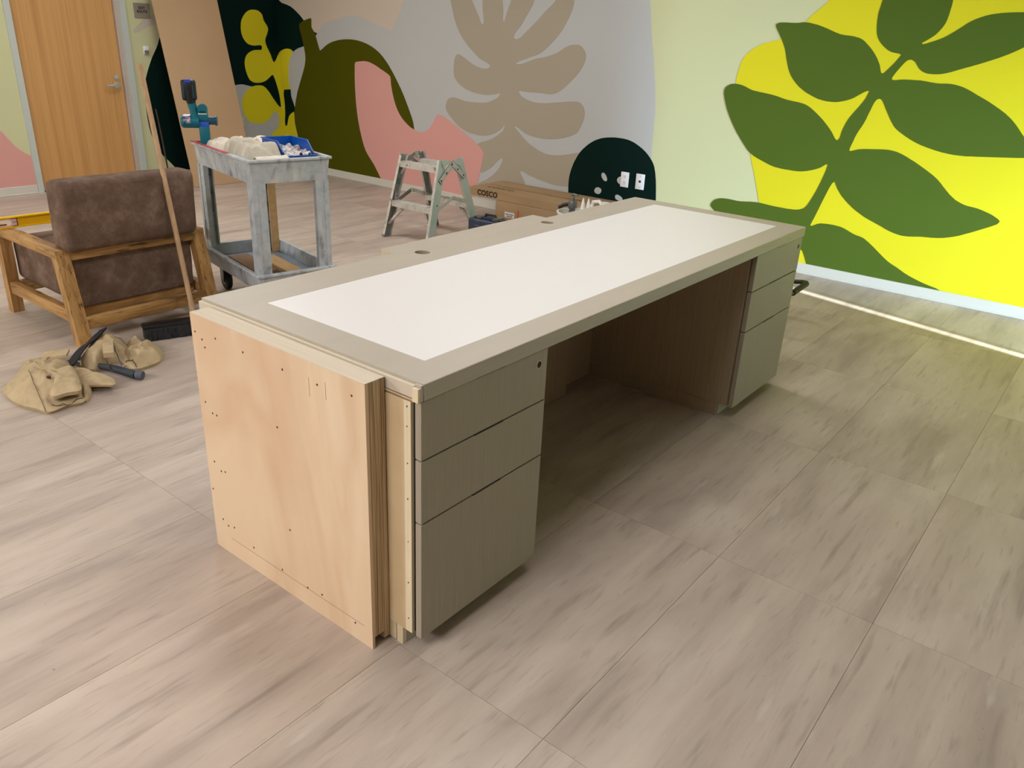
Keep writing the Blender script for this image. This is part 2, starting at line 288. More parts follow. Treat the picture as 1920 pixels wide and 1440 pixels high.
# baseboards
BH=.072
m=MB(); m.box(XW-.012,XW,-4.2,YD-.012,0,BH,.003,1); m.box(XW-.022,XW-.012,-4.2,YD-.012,0,.012,.003,1); m.build('baseboard_right',mBase)['kind']='structure'
m=MB(); m.box(-7,1.85,YD-.012,YD,0,BH,.003,1); m.box(-7,1.85,YD-.022,YD-.012,0,.012,.003,1); m.box(DX1+.086,XW-.012,YD-.012,YD,0,BH,.003,1); m.build('baseboard_back',mBase)['kind']='structure'
MURAL = [
 ('R','painted_field','gray',0,[6.481,1.056,6.321,1.174,6.218,1.875,6.264,2.57,6.309,2.88,4.993,2.788,3.092,2.655,2.278,2.598,2.251,2.479,2.191,2.212,2.129,1.939,2.114,1.87,2.099,1.801,2.085,1.732,2.071,1.662,2.058,1.592,2.044,1.521,2.026,1.438,2.006,1.355,1.988,1.27,1.972,1.185,1.957,1.099,1.945,1.011,1.941,0.948,1.939,0.884,1.938,0.82,1.936,0.755,1.934,0.689,1.931,0.623,1.917,0.428,1.902,0.227,1.895,0.135,2.086,0.097,2.285,0.06,6.481,0.06]),
 ('B','painted_field','gray',0,[3.762,0.06,3.813,0.517,3.851,0.867,3.882,0.858,3.931,0.856,4.187,0.934,4.451,1.025,4.483,1.055,4.483,0.06]),
 ('R','painted_cloud','cream',2,[6.46,1.97,6.478,1.871,6.465,1.769,6.425,1.676,6.379,1.651,6.306,1.637,6.238,1.62,6.189,1.597,6.143,1.571,6.1,1.544,6.065,1.518,6.032,1.49,5.998,1.463,5.96,1.438,5.92,1.415,5.878,1.393,5.854,1.385,5.829,1.385,5.802,1.406,5.779,1.432,5.75,1.456,5.712,1.472,5.669,1.486,5.626,1.498,5.573,1.511,5.519,1.524,5.466,1.535,5.427,1.542,5.388,1.548,5.349,1.552,5.298,1.554,5.247,1.554,5.198,1.55,5.16,1.543,5.123,1.532,5.087,1.521,5.027,1.504,4.967,1.487,4.907,1.471,4.849,1.459,4.791,1.448,4.765,1.444,4.751,1.463,4.722,1.504,4.693,1.544,4.675,1.57,4.658,1.595,4.643,1.621,4.629,1.654,4.618,1.688,4.608,1.721,4.581,1.786,4.556,1.851,4.552,1.914,4.575,2.051,4.619,2.185,4.713,2.291,4.903,2.369,5.153,2.421,5.41,2.442,5.679,2.426,5.96,2.375,6.209,2.294,6.331,2.207,6.41,2.091]),
 ('R','painted_blob','darkgreen',1,[6.481,0.406,6.44,0.412,6.409,0.438,6.383,0.471,6.356,0.504,6.323,0.534,6.289,0.564,6.265,0.594,6.264,0.626,6.277,0.658,6.291,0.69,6.308,0.72,6.321,0.752,6.322,0.784,6.323,0.816,6.341,0.836,6.355,0.857,6.355,0.945,6.347,1.035,6.327,1.122,6.307,1.147,6.275,1.171,6.239,1.193,6.196,1.215,6.148,1.233,6.096,1.244,6.051,1.257,6.031,1.286,6.011,1.314,5.957,1.329,5.899,1.343,5.861,1.362,5.838,1.385,5.846,1.402,5.868,1.418,5.89,1.433,5.916,1.446,5.954,1.461,5.993,1.475,6.029,1.492,6.054,1.515,6.075,1.54,6.104,1.567,6.138,1.592,6.177,1.608,6.221,1.62,6.263,1.633,6.305,1.645,6.348,1.658,6.398,1.666,6.433,1.681,6.451,1.78,6.454,1.883,6.481,1.929]),
 ('B','painted_blob','darkgreen',1,[3.403,1.881,3.314,1.744,3.261,1.585,3.208,1.424,3.184,1.358,3.16,1.292,3.133,1.227,3.11,1.188,3.084,1.149,3.059,1.111,3.033,1.062,3.008,1.013,2.986,0.963,2.97,0.924,2.957,0.886,2.948,0.846,2.94,0.784,2.936,0.721,2.936,0.658,2.937,0.585,2.941,0.512,2.952,0.439,2.968,0.379,2.991,0.319,3.019,0.261,3.044,0.227,3.074,0.195,3.105,0.163,3.147,0.114,3.19,0.063,3.194,0.06,3.831,0.06,3.892,0.34,3.912,0.693,3.912,0.856,3.941,0.861,3.988,0.865,4.02,0.862,4.051,0.855,4.082,0.848,4.124,0.841,4.165,0.831,4.209,0.819,4.253,0.805,4.293,0.787,4.321,0.766,4.345,0.741,4.367,0.715,4.386,0.693,4.402,0.669,4.416,0.643,4.432,0.604,4.445,0.563,4.454,0.521,4.453,0.486,4.448,0.451,4.452,0.421,4.48,0.406,4.483,0.406,4.483,1.933,4.467,1.968,4.331,2.083,4.167,2.176,3.999,2.204,3.789,2.141,3.575,2.02]),
 ('R','painted_stem','yellow',3,[6.481,1.169,6.474,1.175,6.44,1.194,6.401,1.208,6.359,1.217,6.319,1.219,6.281,1.214,6.256,1.205,6.244,1.193,6.262,1.172,6.288,1.149,6.308,1.116,6.322,1.083,6.331,1.05,6.336,1.017,6.34,0.99,6.343,0.963,6.344,0.937,6.345,0.91,6.345,0.884,6.342,0.857,6.331,0.833,6.323,0.819,6.378,0.813,6.434,0.808,6.44,0.793,6.447,0.769,6.446,0.742,6.443,0.715,6.44,0.688,6.439,0.648,6.44,0.606,6.442,0.565,6.447,0.532,6.454,0.499,6.458,0.466,6.452,0.445,6.445,0.433,6.434,0.436,6.421,0.442,6.409,0.47,6.398,0.5,6.384,0.53,6.362,0.558,6.32,0.582,6.29,0.595,6.287,0.579,6.281,0.545,6.276,0.511,6.271,0.484,6.266,0.457,6.261,0.43,6.256,0.389,6.251,0.347,6.239,0.307,6.209,0.264,6.171,0.222,6.138,0.179,6.112,0.125,6.091,0.07,6.087,0.06,6.481,0.06]),
 ('B','painted_stem','yellow',3,[4.042,1.421,4.047,1.446,4.055,1.47,4.071,1.496,4.091,1.52,4.115,1.542,4.142,1.559,4.169,1.568,4.198,1.572,4.231,1.571,4.261,1.565,4.286,1.55,4.305,1.53,4.312,1.506,4.317,1.481,4.334,1.456,4.353,1.432,4.362,1.414,4.366,1.395,4.357,1.369,4.345,1.343,4.33,1.318,4.32,1.292,4.323,1.26,4.334,1.228,4.351,1.196,4.369,1.164,4.379,1.141,4.387,1.117,4.396,1.093,4.407,1.082,4.415,1.076,4.425,1.088,4.44,1.107,4.454,1.13,4.469,1.153,4.483,1.167,4.483,0.06,4.454,0.06,4.431,0.087,4.39,0.146,4.358,0.193,4.332,0.242,4.316,0.292,4.316,0.32,4.325,0.349,4.34,0.374,4.372,0.39,4.404,0.405,4.417,0.43,4.425,0.459,4.428,0.488,4.428,0.527,4.418,0.564,4.4,0.577,4.376,0.582,4.362,0.577,4.349,0.567,4.326,0.54,4.302,0.514,4.268,0.492,4.23,0.476,4.197,0.471,4.163,0.473,4.129,0.476,4.095,0.481,4.066,0.491,4.042,0.508,4.022,0.53,4.007,0.553,3.992,0.583,3.982,0.615,3.977,0.647,3.977,0.673,3.983,0.7,3.993,0.725,4.008,0.752,4.027,0.778,4.049,0.802,4.08,0.824,4.117,0.84,4.149,0.849,4.183,0.852,4.222,0.852,4.257,0.844,4.286,0.824,4.311,0.797,4.332,0.771,4.351,0.743,4.371,0.715,4.393,0.687,4.416,0.658,4.441,0.632,4.453,0.63,4.462,0.631,4.461,0.646,4.459,0.68,4.456,0.713,4.452,0.745,4.446,0.777,4.439,0.808,4.429,0.844,4.418,0.88,4.406,0.916,4.393,0.941,4.384,0.955,4.374,0.951,4.358,0.942,4.331,0.922,4.304,0.903,4.271,0.889,4.235,0.88,4.194,0.876,4.153,0.879,4.123,0.889,4.099,0.905,4.079,0.936,4.066,0.97,4.058,0.999,4.053,1.029,4.051,1.059,4.055,1.092,4.066,1.123,4.084,1.147,4.11,1.167,4.145,1.184,4.184,1.194,4.235,1.196,4.265,1.195,4.272,1.208,4.277,1.227,4.268,1.237,4.254,1.242,4.222,1.239,4.189,1.236,4.147,1.239,4.11,1.249,4.082,1.271,4.061,1.298,4.047,1.328,4.041,1.359,4.039,1.39]),
 ('R','painted_fruit','olive',4,[6.116,1.454,6.094,1.471,6.059,1.486,6.027,1.497,5.994,1.506,5.951,1.515,5.926,1.52,5.921,1.513,5.917,1.502,5.921,1.468,5.921,1.435,5.901,1.411,5.879,1.387,5.863,1.353,5.849,1.318,5.836,1.284,5.819,1.246,5.809,1.223,5.793,1.23,5.766,1.243,5.725,1.268,5.681,1.29,5.641,1.304,5.6,1.316,5.558,1.325,5.518,1.333,5.478,1.338,5.438,1.342,5.393,1.345,5.347,1.346,5.302,1.345,5.257,1.342,5.213,1.336,5.17,1.329,5.125,1.319,5.082,1.307,5.041,1.293,5.002,1.277,4.965,1.259,4.932,1.24,4.893,1.212,4.858,1.182,4.825,1.152,4.788,1.112,4.753,1.07,4.72,1.029,4.683,0.981,4.648,0.932,4.615,0.882,4.588,0.837,4.562,0.792,4.537,0.746,4.521,0.716,4.506,0.685,4.493,0.654,4.485,0.615,4.481,0.592,4.496,0.598,4.511,0.603,4.503,0.571,4.495,0.499,4.513,0.432,4.63,0.307,4.778,0.182,4.938,0.06,6.299,0.06,6.292,0.102,6.276,0.163,6.264,0.211,6.247,0.26,6.239,0.307,6.248,0.362,6.266,0.416,6.28,0.47,6.284,0.51,6.284,0.552,6.279,0.593,6.262,0.658,6.24,0.723,6.214,0.787,6.189,0.837,6.161,0.888,6.133,0.937,6.11,0.978,6.087,1.018,6.067,1.058,6.056,1.088,6.047,1.119,6.044,1.149,6.046,1.183,6.052,1.216,6.06,1.249,6.07,1.287,6.081,1.324,6.092,1.361,6.104,1.392,6.115,1.424]),
 ('R','painted_blob','pink',5,[5.29,1.102,5.29,1.121,5.284,1.139,5.267,1.146,5.245,1.15,5.203,1.155,5.161,1.159,5.121,1.159,5.073,1.153,5.028,1.14,4.99,1.128,4.954,1.114,4.918,1.099,4.887,1.088,4.857,1.076,4.828,1.063,4.808,1.054,4.795,1.042,4.789,1.017,4.788,0.991,4.784,0.965,4.775,0.926,4.764,0.887,4.751,0.848,4.736,0.812,4.719,0.777,4.698,0.744,4.673,0.712,4.643,0.682,4.609,0.655,4.571,0.631,4.53,0.609,4.485,0.592,4.455,0.584,4.421,0.58,4.388,0.58,4.352,0.585,4.319,0.599,4.293,0.617,4.27,0.637,4.25,0.659,4.232,0.684,4.217,0.71,4.2,0.734,4.188,0.748,4.172,0.757,4.144,0.755,4.117,0.748,4.071,0.732,4.027,0.715,3.984,0.696,3.928,0.67,3.874,0.642,3.82,0.614,3.776,0.593,3.732,0.571,3.691,0.547,3.663,0.529,3.637,0.509,3.618,0.486,3.615,0.459,3.621,0.428,3.626,0.4,3.632,0.372,3.639,0.344,3.651,0.295,3.663,0.246,3.675,0.197,3.688,0.136,3.7,0.075,3.703,0.06,4.94,0.06,4.974,0.102,5.008,0.147,5.042,0.19,5.084,0.233,5.128,0.275,5.165,0.319,5.191,0.367,5.211,0.417,5.228,0.468,5.245,0.522,5.258,0.576,5.27,0.631,5.279,0.689,5.286,0.747,5.291,0.806,5.294,0.864,5.296,0.922,5.296,0.979,5.295,1.02,5.293,1.061]),
 ('R','painted_leaf','taupe',3,[4.101,1.83,4.093,1.819,4.076,1.794,4.061,1.769,4.051,1.749,4.043,1.728,4.036,1.707,4.028,1.68,4.02,1.652,4.011,1.624,4.002,1.596,3.991,1.569,3.979,1.541,3.962,1.509,3.943,1.478,3.922,1.448,3.898,1.42,3.871,1.392,3.843,1.366,3.818,1.345,3.791,1.325,3.764,1.306,3.739,1.288,3.714,1.272,3.687,1.256,3.662,1.246,3.636,1.238,3.611,1.229,3.589,1.221,3.573,1.212,3.572,1.2,3.579,1.19,3.607,1.182,3.639,1.179,3.677,1.183,3.715,1.191,3.741,1.199,3.767,1.208,3.792,1.219,3.818,1.232,3.844,1.245,3.87,1.258,3.906,1.273,3.941,1.281,3.959,1.273,3.972,1.258,3.983,1.228,3.987,1.197,3.989,1.168,3.988,1.138,3.985,1.109,3.976,1.087,3.96,1.067,3.941,1.05,3.919,1.034,3.895,1.021,3.86,1.007,3.823,0.995,3.784,0.985,3.749,0.978,3.712,0.974,3.676,0.971,3.64,0.969,3.605,0.969,3.57,0.971,3.532,0.977,3.495,0.984,3.468,0.992,3.452,0.996,3.452,0.986,3.458,0.971,3.481,0.954,3.508,0.94,3.537,0.928,3.566,0.916,3.597,0.908,3.632,0.903,3.668,0.9,3.704,0.899,3.751,0.898,3.798,0.897,3.845,0.899,3.885,0.905,3.924,0.913,3.957,0.918,3.989,0.919,4.024,0.912,4.053,0.897,4.068,0.878,4.076,0.855,4.08,0.832,4.074,0.809,4.06,0.788,4.042,0.769,4.022,0.752,4.001,0.735,3.975,0.715,3.948,0.697,3.919,0.68,3.888,0.665,3.855,0.653,3.821,0.643,3.785,0.635,3.747,0.629,3.71,0.626,3.673,0.624,3.637,0.625,3.601,0.628,3.564,0.636,3.529,0.646,3.495,0.659,3.469,0.673,3.444,0.689,3.422,0.706,3.397,0.732,3.384,0.748,3.385,0.731,3.392,0.703,3.411,0.683,3.435,0.666,3.468,0.644,3.502,0.623,3.538,0.604,3.596,0.584,3.657,0.566,3.699,0.541,3.709,0.501,3.7,0.454,3.686,0.409,3.668,0.364,3.645,0.32,3.634,0.3,3.613,0.31,3.569,0.333,3.527,0.358,3.496,0.384,3.468,0.412,3.439,0.439,3.416,0.453,3.402,0.46,3.397,0.455,3.393,0.444,3.404,0.414,3.421,0.384,3.437,0.361,3.457,0.339,3.479,0.318,3.507,0.295,3.538,0.274,3.569,0.253,3.604,0.236,3.639,0.219,3.662,0.199,3.669,0.152,3.663,0.102,3.658,0.079,3.506,0.102,3.235,0.142,3.094,0.164,3.099,0.184,3.113,0.229,3.13,0.273,3.148,0.302,3.168,0.329,3.187,0.357,3.189,0.367,3.188,0.374,3.18,0.376,3.166,0.376,3.136,0.367,3.106,0.356,3.063,0.346,3.019,0.337,2.975,0.329,2.928,0.321,2.88,0.314,2.833,0.309,2.78,0.309,2.727,0.311,2.675,0.315,2.632,0.315,2.602,0.326,2.563,0.439,2.535,0.559,2.524,0.614,2.548,0.609,2.6,0.599,2.653,0.588,2.696,0.577,2.74,0.566,2.785,0.557,2.83,0.552,2.876,0.549,2.922,0.551,2.961,0.558,2.999,0.569,3.036,0.582,3.077,0.599,3.116,0.618,3.154,0.64,3.181,0.658,3.205,0.678,3.23,0.698,3.259,0.719,3.276,0.731,3.272,0.735,3.264,0.738,3.248,0.734,3.232,0.728,3.207,0.716,3.183,0.704,3.158,0.694,3.12,0.685,3.082,0.678,3.043,0.674,2.996,0.672,2.95,0.672,2.904,0.675,2.858,0.68,2.813,0.687,2.77,0.697,2.724,0.711,2.68,0.727,2.641,0.747,2.622,0.766,2.608,0.79,2.596,0.814,2.584,0.838,2.576,0.863,2.571,0.888,2.571,0.908,2.575,0.929,2.583,0.948,2.6,0.969,2.625,0.985,2.656,0.99,2.69,0.989,2.742,0.984,2.794,0.976,2.846,0.969,2.904,0.961,2.962,0.954,3.021,0.95,3.059,0.95,3.096,0.953,3.133,0.959,3.163,0.967,3.192,0.977,3.22,0.989,3.24,1.007,3.25,1.019,3.245,1.024,3.236,1.03,3.209,1.03,3.18,1.028,3.151,1.026,3.105,1.026,3.059,1.028,3.013,1.028,2.986,1.026,2.958,1.024,2.931,1.024,2.904,1.027,2.877,1.034,2.852,1.043,2.821,1.061,2.793,1.083,2.766,1.105,2.736,1.129,2.708,1.154,2.682,1.18,2.661,1.203,2.642,1.228,2.625,1.252,2.614,1.275,2.605,1.298,2.601,1.322,2.605,1.346,2.618,1.369,2.639,1.39,2.665,1.405,2.696,1.41,2.729,1.407,2.761,1.401,2.791,1.39,2.82,1.375,2.848,1.358,2.877,1.342,2.91,1.329,2.945,1.318,2.98,1.308,3.015,1.3,3.051,1.294,3.087,1.287,3.123,1.276,3.158,1.263,3.194,1.251,3.228,1.241,3.263,1.235,3.283,1.237,3.295,1.24,3.284,1.247,3.265,1.257,3.233,1.268,3.201,1.278,3.169,1.288,3.128,1.301,3.087,1.313,3.049,1.329,3.013,1.352,2.979,1.377,2.948,1.403,2.918,1.429,2.889,1.456,2.863,1.484,2.838,1.516,2.816,1.549,2.795,1.582,2.781,1.607,2.768,1.633,2.758,1.658,2.751,1.68,2.747,1.702,2.745,1.724,2.743,1.763,2.743,1.801,2.756,1.834,2.789,1.853,2.835,1.866,2.859,1.871,2.868,1.843,2.892,1.781,2.922,1.721,2.946,1.696,2.976,1.672,3.007,1.649,3.04,1.619,3.072,1.589,3.106,1.559,3.14,1.532,3.174,1.505,3.209,1.477,3.226,1.463,3.243,1.448,3.262,1.436,3.285,1.428,3.31,1.427,3.322,1.431,3.329,1.438,3.321,1.459,3.306,1.479,3.289,1.497,3.271,1.513,3.254,1.531,3.236,1.554,3.22,1.578,3.204,1.601,3.187,1.624,3.17,1.647,3.154,1.67,3.141,1.694,3.134,1.719,3.13,1.796,3.131,1.873,3.131,1.908,3.176,1.913,3.26,1.923,3.306,1.928,3.317,1.889,3.342,1.803,3.369,1.716,3.382,1.683,3.398,1.65,3.412,1.616,3.42,1.592,3.427,1.567,3.43,1.556,3.438,1.557,3.447,1.56,3.449,1.584,3.448,1.61,3.448,1.635,3.452,1.662,3.456,1.688,3.46,1.715,3.471,1.814,3.482,1.913,3.486,1.958,3.533,1.958,3.622,1.959,3.67,1.959,3.671,1.914,3.673,1.814,3.675,1.712,3.675,1.692,3.674,1.671,3.672,1.651,3.666,1.617,3.659,1.584,3.654,1.55,3.657,1.537,3.66,1.529,3.669,1.529,3.679,1.531,3.692,1.549,3.703,1.569,3.714,1.589,3.73,1.613,3.746,1.636,3.761,1.66,3.778,1.685,3.793,1.71,3.832,1.784,3.871,1.858,3.888,1.891,3.942,1.876,4.045,1.846]),
 ('R','painted_dome','darkgreen',4,[2.653,0.141,2.667,0.181,2.672,0.226,2.674,0.271,2.677,0.308,2.678,0.344,2.677,0.381,2.674,0.407,2.668,0.433,2.661,0.459,2.65,0.49,2.638,0.52,2.623,0.549,2.606,0.578,2.587,0.605,2.565,0.63,2.539,0.654,2.511,0.677,2.481,0.697,2.454,0.712,2.426,0.724,2.396,0.735,2.368,0.742,2.34,0.747,2.311,0.751,2.282,0.754,2.254,0.755,2.226,0.755,2.192,0.754,2.16,0.751,2.128,0.745,2.097,0.736,2.068,0.724,2.04,0.71,2.013,0.695,1.987,0.678,1.963,0.659,1.943,0.64,1.924,0.619,1.908,0.596,1.897,0.575,1.889,0.552,1.882,0.529,1.872,0.484,1.864,0.437,1.858,0.391,1.853,0.35,1.849,0.31,1.847,0.269,1.844,0.223,1.844,0.178,1.86,0.141,1.92,0.092,1.979,0.06,2.54,0.06,2.583,0.076,2.623,0.106]),
 ('R','painted_spot','gray',5,[2.364,0.457,2.361,0.465,2.356,0.471,2.346,0.473,2.337,0.471,2.324,0.46,2.315,0.446,2.308,0.433,2.306,0.421,2.31,0.413,2.317,0.409,2.327,0.41,2.337,0.414,2.349,0.424,2.358,0.435,2.363,0.446]),
 ('R','painted_spot','gray',5,[2.419,0.321,2.415,0.334,2.406,0.345,2.396,0.35,2.384,0.352,2.37,0.35,2.357,0.344,2.352,0.337,2.35,0.327,2.354,0.316,2.361,0.306,2.371,0.3,2.382,0.298,2.396,0.299,2.409,0.304,2.416,0.311]),
 ('R','painted_spot','gray',5,[2.215,0.431,2.212,0.444,2.203,0.456,2.192,0.463,2.18,0.465,2.16,0.459,2.147,0.448,2.149,0.429,2.161,0.411,2.175,0.405,2.191,0.405,2.206,0.416]),
 ('R','painted_spot','gray',5,[2.218,0.306,2.214,0.314,2.206,0.319,2.194,0.32,2.181,0.317,2.164,0.31,2.15,0.3,2.147,0.291,2.146,0.285,2.157,0.28,2.176,0.275,2.195,0.277,2.211,0.284,2.217,0.294]),
 ('R','painted_field','yellow',2,[0.593,1.98,0.641,1.952,0.672,1.898,0.703,1.844,0.732,1.812,0.762,1.78,0.792,1.749,0.808,1.732,0.824,1.716,0.841,1.7,0.859,1.684,0.878,1.668,0.896,1.65,0.918,1.619,0.939,1.587,0.966,1.559,1.003,1.538,1.046,1.52,1.091,1.504,1.124,1.494,1.157,1.486,1.19,1.475,1.216,1.462,1.241,1.447,1.265,1.43,1.28,1.417,1.294,1.402,1.306,1.386,1.315,1.367,1.321,1.347,1.326,1.326,1.331,1.297,1.335,1.268,1.336,1.239,1.331,1.195,1.322,1.152,1.308,1.109,1.265,1.016,1.218,0.924,1.173,0.831,1.159,0.795,1.147,0.758,1.135,0.721,1.121,0.684,1.105,0.648,1.091,0.611,1.074,0.566,1.058,0.522,1.042,0.477,1.026,0.432,1.009,0.387,0.993,0.342,0.957,0.169,0.934,0.06,-1.333,0.06,-1.329,0.237,-1.296,0.802,-1.218,1.31,-1.121,1.579,-0.977,1.839,-0.801,1.999,-0.412,2.07,0.066,2.04]),
